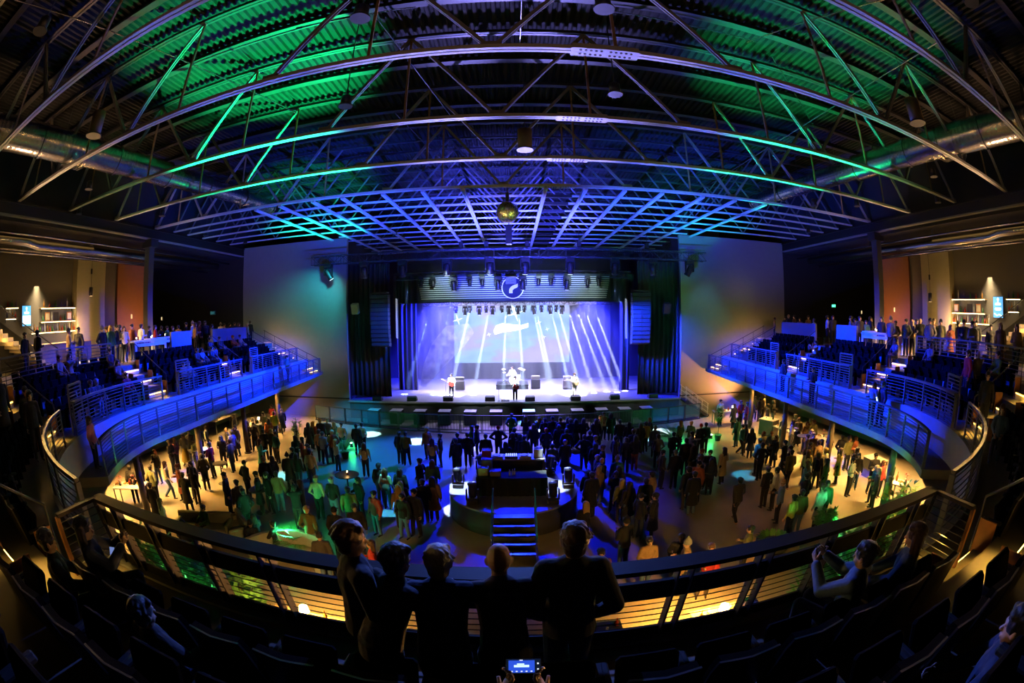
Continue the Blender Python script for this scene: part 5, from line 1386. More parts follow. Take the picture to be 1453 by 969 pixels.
def make_bottom(P, kind, vox):
    b = MB()
    cap(b, P['pel'] + V(0, 0, -.04), P['pel'] + V(0, 0, .08), .138, .128, 1.12, .86)
    for i in (0, 1):
        hip, (kn, an) = P['hip'][i], P['legs'][i]; e_ = kn.lerp(an, .96)
        cap(b, hip, kn, .098, .07); cap(b, kn, e_, .07, .056)
    if kind == 'k': b.lathe([(.02, -.72), (.27, -.72), (.2, -.3), (.14, .02), (.02, .04)], P['pel'], 16)
    return remesh(b, vox, 1, {'t': 'trousers', 'k': 'skirt'}[kind], [CLOTH])
def make_hair(kind, vox=.012):
    b = MB(); h = V(0, 0, 0)
    if kind == 'b': return None
    if kind in 'sluy':
        cap(b, h + V(0, -.02, .04), h + V(0, -.016, .058), .103, .098, .9, 1.04); cap(b, h + V(0, -.05, -.03), h + V(0, -.04, .03), .066, .08, 1.08, .85)
        rh = random.Random(3)
        for i in range(46):
            u = V(rh.gauss(0, 1), rh.gauss(-.2, 1), abs(rh.gauss(.5, .8))).normalized(); c = V(0, -.018, .05); e_ = V(u.x * .09, u.y * .103, u.z * .1)
            cap(b, c + e_ * .92, c + e_ * 1.02 + V(.012, -.012, -.01), .018, .012, n=6)
        cap(b, (-.045, .058, .088), (.05, .052, .092), .026, .030)
    if kind == 'l':
        for q in (-.06, -.03, 0, .03, .06): cap(b, (q, -.06 - .02 * (1 - abs(q) * 12), .02), (q * 1.35, -.085, -.30), .05, .03)
        for q in (-1, 1): cap(b, (q * .075, -.02, .03), (q * .085, -.03, -.2), .036, .03)
    if kind == 'u': cap(b, (0, -.10, .1), (0, -.11, .12), .05, .05)
    if kind == 'h':
        cap(b, (0, -.012, .045), (0, -.012, .09), .103, .088, .92, 1.05); b.lathe([(.096, .01), (.108, .012), (.108, .055), (.098, .06)], (0, -.01, 0), 20); cap(b, (0, -.01, .185), (0, -.01, .19), .03, .03)
    if kind == 'c':
        cap(b, (0, -.01, .05), (0, -.01, .075), .101, .09, .92, 1.05); b.lathe([(.02, -.006), (.085, -.004), (.085, .004), (.02, .008)], (0, .105, .05), 14, Matrix.Diagonal((1, .9, 1)))
    return remesh(b, vox, 2, 'hat' if kind in 'hc' else 'hair', [HAIR if kind not in 'hc' else CLOTH])
FIG = {}
def part_mesh(what, pk, kind, near):
    key = (what, pk, kind, near)
    if key not in FIG:
        P = POSES.get(pk); v = .009 if near else .017
        FIG[key] = {'b': lambda: make_body(P, v), 't': lambda: make_top(P, kind, v), 'l': lambda: make_bottom(P, kind, v), 'h': lambda: make_hair(kind, .007 if near else .012)}[what]()
    return FIG[key]
CC = dict(k=((.012, .012, .014), 'black'), n=((.018, .028, .07), 'navy'), g=((.20, .20, .21), 'grey'), w=((.68, .67, .64), 'white'), c=((.55, .46, .32), 'cream'), t=((.06, .35, .36), 'teal'), r=((.45, .03, .03), 'red'), o=((.14, .14, .05), 'olive'), b=((.36, .22, .11), 'tan'), y=((.60, .42, .08), 'yellow'), v=((.10, .17, .32), 'denim blue'), u=((.32, .09, .04), 'rust'), e=((.08, .22, .10), 'green'), p=((.6, .2, .28), 'pink'), d=((.04, .035, .035), 'charcoal'))
HC = dict(d=((.012, .009, .008), 'dark'), n=((.07, .03, .015), 'brown'), y=((.48, .32, .12), 'blonde'), g=((.45, .44, .43), 'grey'), r=((.22, .06, .02), 'red'))
TW = dict(j='jacket', c='coat', s='shirt', d='dress'); PW = dict(s='standing', h='holding a drink', p='holding up a small phone' if 0 else 'hands together', c='arms crossed', k='hands in pockets', w='walking', r='both arms raised', i='hands on hips', b='arms bent', t='seated', l='leaning', u='seated, hands raised')
PEOPLE = []
def person(loc, pk, top, tc, hair, hc, rz=0., sc=1., bot='t', bc=None, where='', label=None, group=None, near=False):
    P = POSES[pk]; rnd = random.Random(int(loc[0] * 977 + loc[1] * 131))
    bc = bc or rnd.choice('kkkndv' if pk != 't' else 'kdv')
    o = bpy.data.objects.new('person', part_mesh('b', pk, 0, near)); COL.objects.link(o)
    o.location = loc; o.rotation_euler = (0, 0, rz); o.scale = (sc * 1.08, sc * 1.08, sc) if not near else (sc * 1.04, sc * 1.04, sc)
    def ch(nm, me, col, at=None):
        c = bpy.data.objects.new(nm, me); COL.objects.link(c); c.parent = o; c.color = (*col, 1)
        if at is not None: c.location = at
        return c
    ch('trousers' if bot == 't' else 'skirt', part_mesh('l', pk, bot, near), CC[bc][0])
    ch({'j': 'jacket', 'c': 'coat', 's': 'shirt', 'd': 'dress'}[top], part_mesh('t', pk, top, near), CC[tc][0])
    hm = part_mesh('h', 'x', hair, near)
    if hm: ch('hat' if hair in 'hc' else 'hair', hm, (HC[hc][0] if hair not in 'hc' else CC[{'d': 'k', 'n': 'b', 'y': 'y', 'g': 'g', 'r': 'r'}[hc]][0]), P['head'])
    hw = {'s': 'short %s hair', 'l': 'long %s hair', 'u': '%s hair bun', 'b': 'bald head', 'h': '%s beanie', 'c': '%s cap'}[hair]
    if '%s' in hw: hw = hw % (HC[hc][1] if hair not in 'hc' else {'d': 'black', 'n': 'brown', 'y': 'yellow', 'g': 'grey', 'r': 'red'}[hc])
    PEOPLE.append((o, '%s %s' % (CC[tc][1], TW[top]), hw, PW[pk], where, label))
    tag(o, label or 'person', 'person', group or 'people')
    return o

# crowd list: photo pixel of the head, pose, garment+colour (one takes its blue light as cloth colour), hair+colour, facing (degrees; 0 = toward the stage), optional bottom
CROWD_FLOOR = '''
321 610 k jk bd 150;313 622 h jk ld 200;328 614 h sg sd 60;333 607 s ck sd 170;331 592 s jk sd 120;291 607 w dw sn -60;282 609 s sv sd 20;274 626 h so sd -80 ;288 634 c sr sd 90;286 648 k jk sd 30;270 659 h jk ld 190;259 619 h sw ld 200 ky;268 614 s ck sd 10;240 628 c jk sd -90;247 626 s sp ln 100;233 659 w sc ln -70 tv;251 663 h cu ur 150;259 675 c ck sd 30;219 642 h jd lr 180;213 664 k jo sd 15;198 652 s jk ld 120;183 664 s jd sd 40;325 627 h jv sn 80;318 675 s cn sd -70;272 668 s jk ld 10;213 690 s ck sd 10;227 712 s sw ln -30;335 686 s cd sd 80;344 698 k jk sd 60
349 601 s sd ld 160;357 596 k sw ld 100 tv;353 603 h sd sn 190;373 588 b sc sd 200;385 577 h sr ld 180;394 570 s jo sd 170;399 583 w ck sd -150;388 587 s jy sn 20;380 597 h du ld 40;373 613 s jk sd 30;382 612 h jo ly 200;390 616 s st sn 160;368 627 h dt ln -40;374 653 s jk hg 20;382 652 s ck ld 60;346 658 k jk cd -20;377 675 h jk sd 150;382 675 s jb sn 40
407 647 s cd hd 10;414 639 k jk sd 80;419 647 s jd ld 0;418 622 h jk ld 60;428 624 h sr ld 120;435 634 s ju sd 180;437 603 s dk ld 20;444 601 h ju ly -30;448 598 s jn sy 10;459 598 h sv sg 170;473 602 s jo ly 60;484 603 h sw sd 190;439 642 s sw sd 0;452 613 s sb sd 20;456 616 h jv sd -10;471 614 k ju sg 30;476 627 h sw ly -40;505 605 s jk sd 0;513 603 k sw sd 0;516 632 s sw ln 10
566 616 s jk sd -20;574 616 h so sd 10;605 610 h jb sy 40;613 626 s sw ln 0;624 619 h sd sd 90;649 618 k jk sd 0;646 626 s jk sd 30;663 618 k jk sd 0;669 608 h je ln 100;675 607 s jk sd 90;537 662 s jk sd 0;546 669 s sc ln 0 tv;567 669 s jk ld 0;595 655 k sk sd 60;613 657 s je ln 0;613 682 s db ld 0;564 693 s sb ly 30;507 682 h jk ld 150;493 696 s jo sd 10
371 674 c ck sd -60;417 693 r jk sd 40;425 686 r sd ln 100;448 680 k sc sy 10;470 682 s sk sg -10;503 721 h jk sd 200;435 724 k jo sy 0;474 726 s jk cd 0;453 762 s jd cd 30;530 702 s jr sd 150;570 706 h jk sd 170;579 701 h jk sd 160;526 773 h sr ln 100;599 685 s jk sd 20;565 692 s dd ly 10
726 590 k jt sd 0;746 593 p jk ly 0 tv;765 595 s jt ly 30;773 597 s jk sd 0;782 595 k jk cd 0;794 596 s jd sd 10;802 596 s jk ld -10;808 597 h jn sd 20;817 598 s dk ld 0 kv;828 597 k jk ld 0;846 598 s jk ld 0;852 593 h sw ly 60;857 588 h sw sd 200;707 608 i jk cr 0;730 611 s jk sd 0;727 618 s so ln 30;737 620 s jk ld 40;744 622 s jk sd -30;717 631 s jd ld 20;689 620 s jk sd 0;757 605 s jk ld 0;775 611 k jn sr 0;793 606 s ck ld 0;804 612 k jk sd 0;802 628 s ck sg 0;784 634 s jk sd -20;829 621 i jk sd 0;837 615 s jk sd 0;845 622 s sb sy 90;845 633 s jk ld 0;855 636 s sd sn 60;848 650 h jd sg -80;854 654 k jd bd -60;851 665 s jb ly -70;840 675 s ck sd 20
865 589 s dt ld 0;880 599 h jk sd -20;893 602 s ck ld 0;899 613 s jn sn 0;909 604 s jk ld 10;916 602 s jy sd 20;922 596 h jd ly 100;930 608 s jv hg -10;934 620 k sg sd 0;902 622 s jk ld 0 tu;889 625 k jk sd 0;874 623 s jd sd -60;876 652 s jt hg 10;874 674 h jk sd 160;878 666 s jd ld 20;956 617 k jk sd 0;974 626 s jk sd 0;982 616 h jc ld 60;981 601 h je sy 130;966 600 s je ly 40;995 605 k jk cr 0;941 643 k jd sd -80;959 643 s jk cg 0;985 629 s db sd 40;893 689 s dk ld 20;917 684 s jk sd 0;925 674 s jb sd 40;977 667 s jk sd 10;992 659 h ju sd 120;986 674 s ck sd 0;839 677 s ck sd 0;996 641 h jn sr 100;1002 603 s jt sd 0;889 688 s jo ly 20
1008 643 h jk sd 150;994 652 h jd sn 60;1010 654 s jn ld -30;1028 639 h cc ld 20;1047 596 s ct sd 10;1054 606 w jt sd -140;1067 611 s dn ld -10;1084 616 h jw lr 180;1078 626 s sv sd 10;1082 633 i jk sd 0;1093 616 h jv sn 150;1101 621 h ck ld 100;1115 629 w ck sd 20;1124 643 w jo sd -20;1023 570 b sw sd 180;1042 576 h dk ln 20;1052 571 s sr sn 190;1057 574 h dr ld 60;1065 571 s jk sd -10;1072 565 h sw sd 170;1079 567 s jk sd 20;1084 563 s jc ly 200;1090 576 s jk sd 60;1098 571 h jd sg 200;1113 595 s sw sn 160;1118 598 h sw ln 40 tg;1129 591 s jk sd 190;1134 596 h jc ln 170 kk;1146 601 s db lr 150;1150 597 h du ly 20;1155 599 s jo sn 190;1146 620 k jo sd 30;1152 613 s jb ln 160;1147 642 h sc ln -30;1146 659 s jv ln 20;1103 668 s sw sd 30;1058 605 s jn ld 30
1179 613 h jk sd 190;1196 621 k jk sd -60;1202 621 h jk ln 20;1205 624 s jo ld 160;1214 623 h ju sn 190;1193 640 h cy ln 30;1211 654 b sw sd 190;1217 639 s jk ld 170;1219 647 h jd sd 150;1243 648 c jk sd 160;1244 665 h je ly 60;1255 670 h jd ly 40;1254 658 s jr ln 190;1267 666 s sw ln 30;1162 629 s jb sn 10;1172 629 h sb ld 30;1163 645 h jk ln -60;1172 640 s sw sy 30;1174 655 s co ld 20;1150 632 h jk sd 60;1153 618 s jb sn 160;1122 637 s ck sd 30;831 717 p jk ly 20;889 741 p jk hd 30;922 769 h jb sd 190;967 764 k jk sd 160;974 770 h jb hg 80;910 706 h jk cd -60;930 705 c ck sd 60;1051 683 w jd sd 15;1090 667 k jk sd 10;1111 686 h jv hn 60;1127 707 s sy sd 10;1139 700 s jo sd -20;1145 677 k ck sd 10;1148 675 s jk ln 40;1168 692 s cw sn 10;1175 687 h je sd 160;1262 681 s jy sy 60;1010 778 h jr sn 160;1065 752 h jo sd 60;853 786 h ju sd 170
'''
LANDMARKS = [('by the broad-leaved plant', -12.5, 23.5), ('amber lobby, blue-exit side', -15.5, 15), ('by the lounge sofas', -8.5, 12), ('by the stage barriers', 3, 27.2), ('beside the round platform', 0, 17.5), ('beside the feathery palm', 9, 24), ('amber lobby, green-exit side', 14.5, 15), ('near the fat-padded plant', 11, 12.5), ('near the drink rail', 2.5, 9.5), ('near the lonely candle table', -6, 18.5), ('by the lower stage wall', 14.5, 26), ('far lobby end, blue-exit side', -16, 26)]
PLACED = []
for line in CROWD_FLOOR.strip().replace('\n', ';').split(';'):
    tk = line.split()
    if len(tk) < 6: continue
    px, py = float(tk[0]), float(tk[1]); pk, tp, hr = tk[2], tk[3], tk[4]; fc = float(tk[5]); bt = tk[6] if len(tk) > 6 else 't'
    rnd = random.Random(px * 31 + py); sc = rnd.uniform(1.02, 1.09) * (1.0 if hr[0] not in 'lu' else .965)
    p = at_z(px, py, 1.60 * sc)
    if p.y > 31.3: continue
    for _ in range(3):
        for ox, oy, rr in PLACED + [(a, b, .55) for a, b in COLS]:
            dx, dy = p.x - ox, p.y - oy; dd = math.hypot(dx, dy)
            if dd < rr: k_ = (rr - dd) / max(dd, .01); p.x += dx * k_ + .01; p.y += dy * k_
    PLACED.append((p.x, p.y, .44))
    lm = min(LANDMARKS, key=lambda l: (l[1] - p.x) ** 2 + (l[2] - p.y) ** 2)
    person((p.x, p.y, .006), pk, tp[0], tp[1], hr[0], hr[1], math.radians(fc + rnd.uniform(-12, 12)), sc, bt[0], bt[1] if len(bt) > 1 else None, lm[0], group='people on the main floor')

# on the concourse: head pixel and distance outward from the front line
def off_of(p):
    x, y = abs(p.x), p.y
    if y < CYY and x > CX: return math.hypot(x - CX, CYY - y) - R0
    if x <= CX: return 3.3 - y
    return x - CX - R0 - .085 * (y - CYY)
def at_off(px, py, d):
    r = ray(px, py); h = V(r.x, r.y, 0).normalized(); lo, hi = .5, 60.
    for _ in range(50):
        m_ = (lo + hi) / 2
        if off_of(h * m_) < d: lo = m_
        else: hi = m_
    return h * lo
CONC = '''
35 477 5.0 s jk sd 20;53 474 4.6 h jk sd 100;97 471 4.2 c jb hd 70;111 465 4.4 h jd sd -60;145 468 3.6 k jk hg 0;151 468 4.2 s jb sn 20;157 466 4.0 s je ly 10;165 463 4.6 s jk sd 30;170 465 4.9 h jk ld 60;176 467 4.3 h sw ln -30;187 463 4.9 s ju sd -80;200 463 5.6 b sw sd 90;212 466 5.8 s jk sd 30;220 465 6.0 h sr sn 60;229 466 6.2 s jk sd 150;237 466 6.0 s jt sd 20
245 466 5.5 s jk sn 60;253 465 5.8 h jb sd 100;264 461 5.6 s jk sd 30;273 457 5.2 s jw hg 20;277 461 4.6 h jb ln 60;283 459 4.8 s su sn 30;291 459 4.4 s jk sd -30;301 463 4.9 h jd sd 60;313 461 5.5 s jw hg 160;318 465 5.0 s jb sd 20;326 461 5.6 s jk sd 60;333 460 5.2 h jn sd -20;339 463 4.6 s jd ln 30;351 460 4.8 s jb sy 40;355 458 5.3 s jk sn 90
1099 455 5.0 s jb sn -30;1114 452 5.4 s jd sd 20;1119 449 5.0 s jk cn 0;1127 450 5.6 h jb sd -60;1135 455 5.0 s jg sn 30;1147 451 5.5 h sb sn 90;1155 458 4.4 s sw sd -60;1174 448 5.8 h sw sd 150;1182 449 5.4 s jd sr 60;1207 448 5.2 h sg sd -40;1213 455 5.8 s jb sd 30;1220 451 5.0 s jd sn 60;1229 458 5.7 s je sd 30;1235 453 6.2 h jk sd 160;1220 451 6.8 s jk sd 40;1236 455 6.6 h jd sy 150;1264 451 3.7 k jg hg 0;1271 459 4.1 k cc sd 10;1251 453 5.0 s jk ld 20;1286 457 4.2 k jo sd 10;1295 458 4.9 h jb ly 170;1301 457 5.4 s jd sd 60;1306 456 4.3 h jk bn 30;1320 455 3.8 k jg sd 20;1325 456 4.8 s jb sn 30;1335 458 4.2 s jo cd 30;1349 466 4.1 h du lr 60;1360 460 5.0 s jb sd 150;1368 456 4.0 h jk sd 30;1380 461 3.9 h sg sd 60;1385 457 5.2 s jk sd 30;1406 465 5.4 s jk sd 40;1420 464 4.4 s cb ly 30;1443 466 4.6 h jb ln 20
'''
for line in CONC.strip().replace('\n', ';').split(';'):
    tk = line.split()
    if len(tk) < 6: continue
    px, py, d = float(tk[0]), float(tk[1]), float(tk[2]); pk, tp, hr = tk[3], tk[4], tk[5]; fc = float(tk[6]); p = at_off(px, py, d)
    sg = -1 if p.x < 0 else 1
    near_bar = abs(p.y) < 16
    hz = CAMH + ray(px, py).z / math.hypot(ray(px, py).x, ray(px, py).y) * math.hypot(p.x, p.y)
    sc = max(.93, min(1.06, (hz - CONCZ) / 1.6))
    base_f = 90 if p.x > 0 else -90
    person((p.x, p.y, CONCZ + .006), pk, tp[0], tp[1], hr[0], hr[1], math.radians(base_f + fc), sc, 't', None, ('concourse rail, ' if near_bar else 'bench area, ') + sidew(sg), group='people on the upper concourse')
# seated in the side blocks: head pixel, row
SEATED = '''
156 499 2 t jd sd;99 512 2 u jb ln;84 512 2 t sb sn;167 519 1 t jb ld;179 536 0 t jr sd;137 542 0 t jd sg;129 549 0 t jd sn;279 496 1 t jd sn;286 501 1 t jg ld;298 496 2 t jk sd;312 494 2 t jd sd;331 491 2 t ju sr;341 491 2 t sb sn;260 516 0 t jb sd;267 516 0 t jb sn;1157 504 1 u sb ld;1270 509 2 t jg sd;1319 516 2 t sg sn;1416 512 2 t je sd;300 492 1 t jd ld
'''
for line in SEATED.strip().split(';'):
    tk = line.split(); px, py, r = float(tk[0]), float(tk[1]), int(tk[2]); d, z, rn = ROWS[r]
    p = at_off(px, py, d + .1); x = abs(p.x)
    n = V(1, -.085, 0) if p.y > CYY else V(x - CX, p.y - CYY, 0).normalized()
    sg = -1 if p.x < 0 else 1; f = V(-n.x * sg, -n.y, 0)
    person((p.x, p.y, z + .006), tk[3], tk[4][0], tk[4][1], tk[5][0], tk[5][1], math.atan2(-f.x, f.y), 1., 't', None, '%s, %s' % (rn, sidew(sg)), group='people in the side seats')
# on the walkways and stairs
def on_walk(px, py, d, z, *a, **k):
    p = at_off(px, py, d); return person((p.x, p.y, z + .006), *a, **k)
W8 = 'lower walkway, '
on_walk(407, 503, -.75, DECK, 'h', 'j', 'e', 's', 'd', math.radians(-80), 1., 't', 'k', W8 + 'blue-exit side')
on_walk(1112, 516, -.5, DECK, 's', 'j', 'k', 's', 'd', math.radians(90), 1., 't', 'k', W8 + 'green-exit side')
on_walk(1154, 527, -.75, DECK, 'b', 's', 'k', 's', 'd', math.radians(95), 1., 't', 'd', W8 + 'green-exit side')
on_walk(1239.5, 555, -.75, DECK, 'b', 's', 'v', 'l', 'n', math.radians(90), .97, 't', 'k', W8 + 'green-exit side')
on_walk(1252.7, 554, -.5, DECK, 'h', 'j', 'n', 's', 'd', math.radians(75), 1.0, 't', 'k', W8 + 'green-exit side')
on_walk(140, 668, -.55, 3.3 + .35, 's', 'j', 'p', 'l', 'n', math.radians(-60), .9, 't', 'k', '', 'person in pink striped jacket at the near end of the lower walkway')
for px, py, d, z, tp, tc, hr, hc, fc, lb in ((1388, 503, 2.2, 5.05, 's', 'g', 'b', 'd', 150, 'bald person in grey sweater coming down the aisle, green-exit side'), (1373, 518, 1.7, 5.05, 'j', 'r', 's', 'd', 60, 'person in bright red jacket at the aisle beside the grey sweater'), (1394, 600, 1.2, 4.6, 'j', 'k', 's', 'd', 120, 'person in black jacket at the foot of the aisle, green-exit side'), (1411, 648, .75, 4.6, 's', 'v', 'l', 'n', 110, 'person in blue sleeves seated low by the aisle, face lit red'), (40, 590, 1.2, 4.6, 'j', 'd', 's', 'd', -90, 'person in charcoal jacket at the corner aisle, blue-exit side'), (48, 605, .7, 4.6, 'j', 'k', 'l', 'd', -100, 'person with reddish face at the corner aisle, blue-exit side'), (15, 640, 1.8, 5.05, 'c', 'k', 's', 'd', -70, 'person in black coat on the tier steps, edge of view, blue-exit side')):
    on_walk(px, py, d, z, 'w' if 'down' in lb else ('t' if 'seated' in lb else 's'), tp, tc, hr, hc, math.radians(fc), 1., 't', 'k', '', lb)
# on the sofas
for px, py, tp, tc, hr, hc, fc, lb in ((288, 722, 'j', 'e', 's', 'd', 160, 'person seated upright on the green-lit sofa, hands in lap'), (258, 742, 'j', 'g', 'l', 'd', 60, 'person bent low before the green-lit sofa'), (355, 744, 'j', 'k', 'c', 'd', 200, 'person in black cap seated on the curved sofa'), (359, 735, 'j', 'n', 'l', 'd', 60, 'person with long dark hair seated beside the black cap'), (266, 812, 'j', 'u', 'l', 'n', 30, 'person with long brown hair on the bench sofa below the rail'), (287, 806, 'j', 'k', 's', 'd', 40, 'person in black jacket on the bench sofa below the rail'), (308, 822, 'j', 'd', 'l', 'd', 20, 'person with long dark hair on the bench sofa below the rail'), (387, 745, 'j', 'k', 's', 'd', 90, 'person seated in the hollow of the curved sofa near the green lamp')):
    p = at_z(px, py, 1.15); person((p.x, p.y, .006), 't', tp, tc, hr, hc, math.radians(fc), 1., 't', 'k', '', lb, 'people on the sofas')
# the band
BAND = [(641, 533, 'h', 'j', 'w', 's', 'd', 170, 'guitarist in pale shirt on the smoke side of the stage'), (731, 538, 'b', 's', 'w', 's', 'd', 180, 'singer with guitar at stage centre, glaring white light'), (815, 532, 'b', 's', 'c', 's', 'n', 190, 'guitarist in pale clothes beside the stage stair')]
def guitar(p, rz, label, col):
    t = empty('electric_guitar', p, rz, label, 'guitar', 'guitars on stage')
    M = Matrix.Rotation(1.1, 3, 'Y')
    b = MB()
    out = [(.0, -.30), (.14, -.26), (.19, -.14), (.13, -.02), (.15, .08), (.10, .15), (.03, .12), (-.03, .12), (-.10, .15), (-.15, .08), (-.13, -.02), (-.19, -.14), (-.14, -.26)]
    vs = [M @ V(x, y, z) for y in (0, .045) for x, z in out]; n = len(out)
    b.add(vs, [tuple(range(n - 1, -1, -1)), tuple(range(n, 2 * n))] + [(i, (i + 1) % n, n + (i + 1) % n, n + i) for i in range(n)]); b.build('body', mat('guitar_' + col, CC[col][0] if col != 'r' else (.5, .04, .03), .25), t)
    nk = MB(); nk.beam(M @ V(0, .02, .1), M @ V(0, .02, .62), .05, .025); nk.beam(M @ V(0, .02, .62), M @ V(.02, .01, .8), .08, .02); nk.build('neck', WOODP, t)
    return t
for px, py, pk, tp, tc, hr, hc, fc, lb in BAND:
    p = at_z(px, py + 30, SZ + .006); o = person((p.x, p.y, SZ + .006), pk, tp, tc, hr, hc, math.radians(fc), 1.03, 't', 'd' if px != 815 else 'c', '', lb, 'band members')
    f = V(0, 1, 0); f.rotate(Matrix.Rotation(math.radians(fc), 3, 'Z')); guitar(V(p.x, p.y, SZ + 1.08) + f * .215, math.radians(fc), 'electric guitar held by the %s' % lb.split(',')[0].replace('guitarist in', 'player in'), 'r' if px != 815 else 'b')
person((DR.x, DR.y + .58, DZ + .03), 'u', 's', 'w', 's', 'n', PI, 1., 't', 'k', '', 'drummer in white shirt behind the pale drum kit', 'band members')

# labels: garment, hair, pose and place; alike ones are told apart by order of nearness
from collections import defaultdict
byl = defaultdict(list)
for rec in PEOPLE:
    o, g, hw, pw, wh, lb = rec
    if lb: continue
    byl['person in %s, %s, %s' % (g, hw, wh)].append((o, pw))
for base, lst in byl.items():
    if len(lst) == 1: lst[0][0]['label'] = base; continue
    os_ = sorted((o for o, pw in lst), key=lambda o: math.hypot(o.location.x, o.location.y))
    for i, o in enumerate(os_): o['label'] = base + ', %s from the viewer' % ORD[i]

# ---- people close to the viewer
NEARG = 'people near the front rail'
def nper(px, py, hz, pk, tp, tc, hr, hc, fc, z, lb, sc=1., bc='k'):
    p = at_z(px, py, hz); P = POSES[pk]; hd = P['head'] * sc; rz = math.radians(fc); hd.rotate(Matrix.Rotation(rz, 3, 'Z'))
    return person((p.x - hd.x, p.y - hd.y, z), pk, tp, tc, hr, hc, rz, sc, 't', bc, '', lb, NEARG, True)
T1 = TIER + .006
nper(498, 766, T1 + 1.605 * 1.03, 'c', 'j', 'k', 's', 'n', -55, T1, 'tall person in dark jacket at the drink rail, face turned in profile, curly brown hair', 1.03)
nper(562, 797, T1 + POSES['l']['head'].z, 'l', 'j', 'k', 's', 'd', -35, T1, 'person leaning on the drink rail, looking sideways, short dark hair', 1.)
nper(622, 800, T1 + POSES['l']['head'].z, 'l', 'j', 'n', 's', 'g', 5, T1, 'grey-haired person leaning on the drink rail, seen from behind', 1.)
nper(708, 796, T1 + POSES['l']['head'].z * 1.0, 'l', 's', 'k', 'b', 'd', 8, T1, 'bald person leaning with forearms on the drink rail, seen from behind', 1.0)
nper(815, 768, T1 + 1.605 * 1.03, 'k', 'j', 'k', 's', 'n', 0, T1, 'tall person in dark suit standing at the drink rail, seen from behind', 1.03)
nper(68, 768, T1 + 1.17, 't', 'j', 'k', 's', 'd', -25, T1, 'person with dark round hair seated in the front row, blue-exit side')
nper(120, 750, T1 + 1.17, 'u', 'j', 'n', 'l', 'd', -45, T1, 'person with long dark hair holding up a phone in the front row')
nper(1226, 788, T1 + 1.17, 'u', 'j', 'v', 's', 'd', 25, T1, 'person in blue-lit hooded top seated in the front row, hands together')  # blue light on the grey hood put into the cloth colour
nper(1298, 760, T1 + 1.17, 't', 'j', 'v', 'l', 'n', 30, T1, 'person with long straight hair seated at the front row aisle end')
nper(205, 872, 5.05 + .72, 't', 'j', 'd', 's', 'd', -10, 4.62, 'person slumped low in the dark front row with pale jeans', 1., 'v')
nper(1440, 890, 5.05 + 1.17, 't', 'j', 'n', 's', 'd', 20, 5.056, 'person with blue-lit shoulder seated at the far corner of the view')
# phone held up at the bottom of the view, by someone seated in the middle row
hp = at_z(743, 956, 6.22)
PH = V(hp.x, hp.y, hp.z)
q = POSES['u']; POSES['f'] = pose((((.23, .12, .82), (.098, .30, 1.045)), ((-.23, .12, .82), (-.098, .30, 1.045))), SITL, -.05, .50)
PW['f'] = 'seated'
o = person((PH.x, PH.y - .36, 5.056), 'f', 'j', 'k', 's', 'd', 0., 1., 't', 'k', '', 'person seated just below the viewer holding a phone sideways in both hands', NEARG, True)
def phone(p, rz, tilt, label, wide=False, st=1.2, col=None):
    t = empty('smartphone', p, rz, label, 'phone', 'lit phones'); t.rotation_euler = (tilt, 0, rz)
    w_, h_ = (.155, .075) if wide else (.075, .155)
    MB().bbox((0, 0, 0), (w_, .009, h_), .004).build('case', BLACKM, t)
    MB().box((0, -.0052, 0), (w_ * .94, .001, h_ * .92)).build('display', col or emit('phone_glow', (.55, .75, 1.), st), t)
    if wide:
        d = MB(); d.box((-.008, -.0058, .0), (w_ * .72, .0006, h_ * .8)); d.build('camera_picture', emit('phone_picture', (.02, .07, .55), 1.1), t)
        d = MB(); d.box((-.008, -.0064, .002), (w_ * .42, .0006, .011)); d.box((-.012, -.0064, .012), (w_ * .2, .0006, .006)); d.build('stage_picture', emit('phone_stage', (.45, .65, 1.), 1.5), t)
        for x, z, q, h2 in [(-.05 + .021 * k, -.024, .008, .005) for k in range(5)] + [(.062, .014, .007, .007), (.062, -.014, .007, .007), (-.01, .031, .014, .004)]:
            MB().box((x, -.0064, z), (q, .0006, h2)).build('icon', emit('phone_icon', (.8, .85, 1), 1.), t)
    return t
phone(PH + V(0, .05, .0), 0, -.75, 'phone held sideways showing the blue-lit stage, bottom of the view', True, col=emit('phone_black', (.004, .008, .02), 1.))
for px, py, z, lb in ((160, 786, 5.5, 'phone glowing in the front row hands, blue-exit side'), (226, 878, 5.2, 'dim violet phone in the lap of the slumped person')):
    p = at_z(px, py, z); phone(p, .4, -.5, lb, col=emit('phone_dim', (.25, .35, .8), .5))
for px, py, z, lb in ((836, 728, 1.15, 'glowing phone held by the blonde person beside the round platform'), (880, 752, 1.2, 'glowing phone held by the black beanie near the drink rail'), (765, 611, 1.2, 'bright phone among the people at the barriers'), (1244, 566, 4.8, 'phone shining between the couple on the walkway')):
    p = at_z(px, py, z); phone(p, random.uniform(-.5, .5), -.4, lb, st=6)
# ================================================================== light
BLUE = (.001, .022, 1.); LAV = (.40, .34, 1.); WHT = (.80, .80, 1.); GRN = (.02, 1., .22); TEAL = (.02, .42, .50); AMB = (1., .43, .035); WARM = (1., .56, .16)
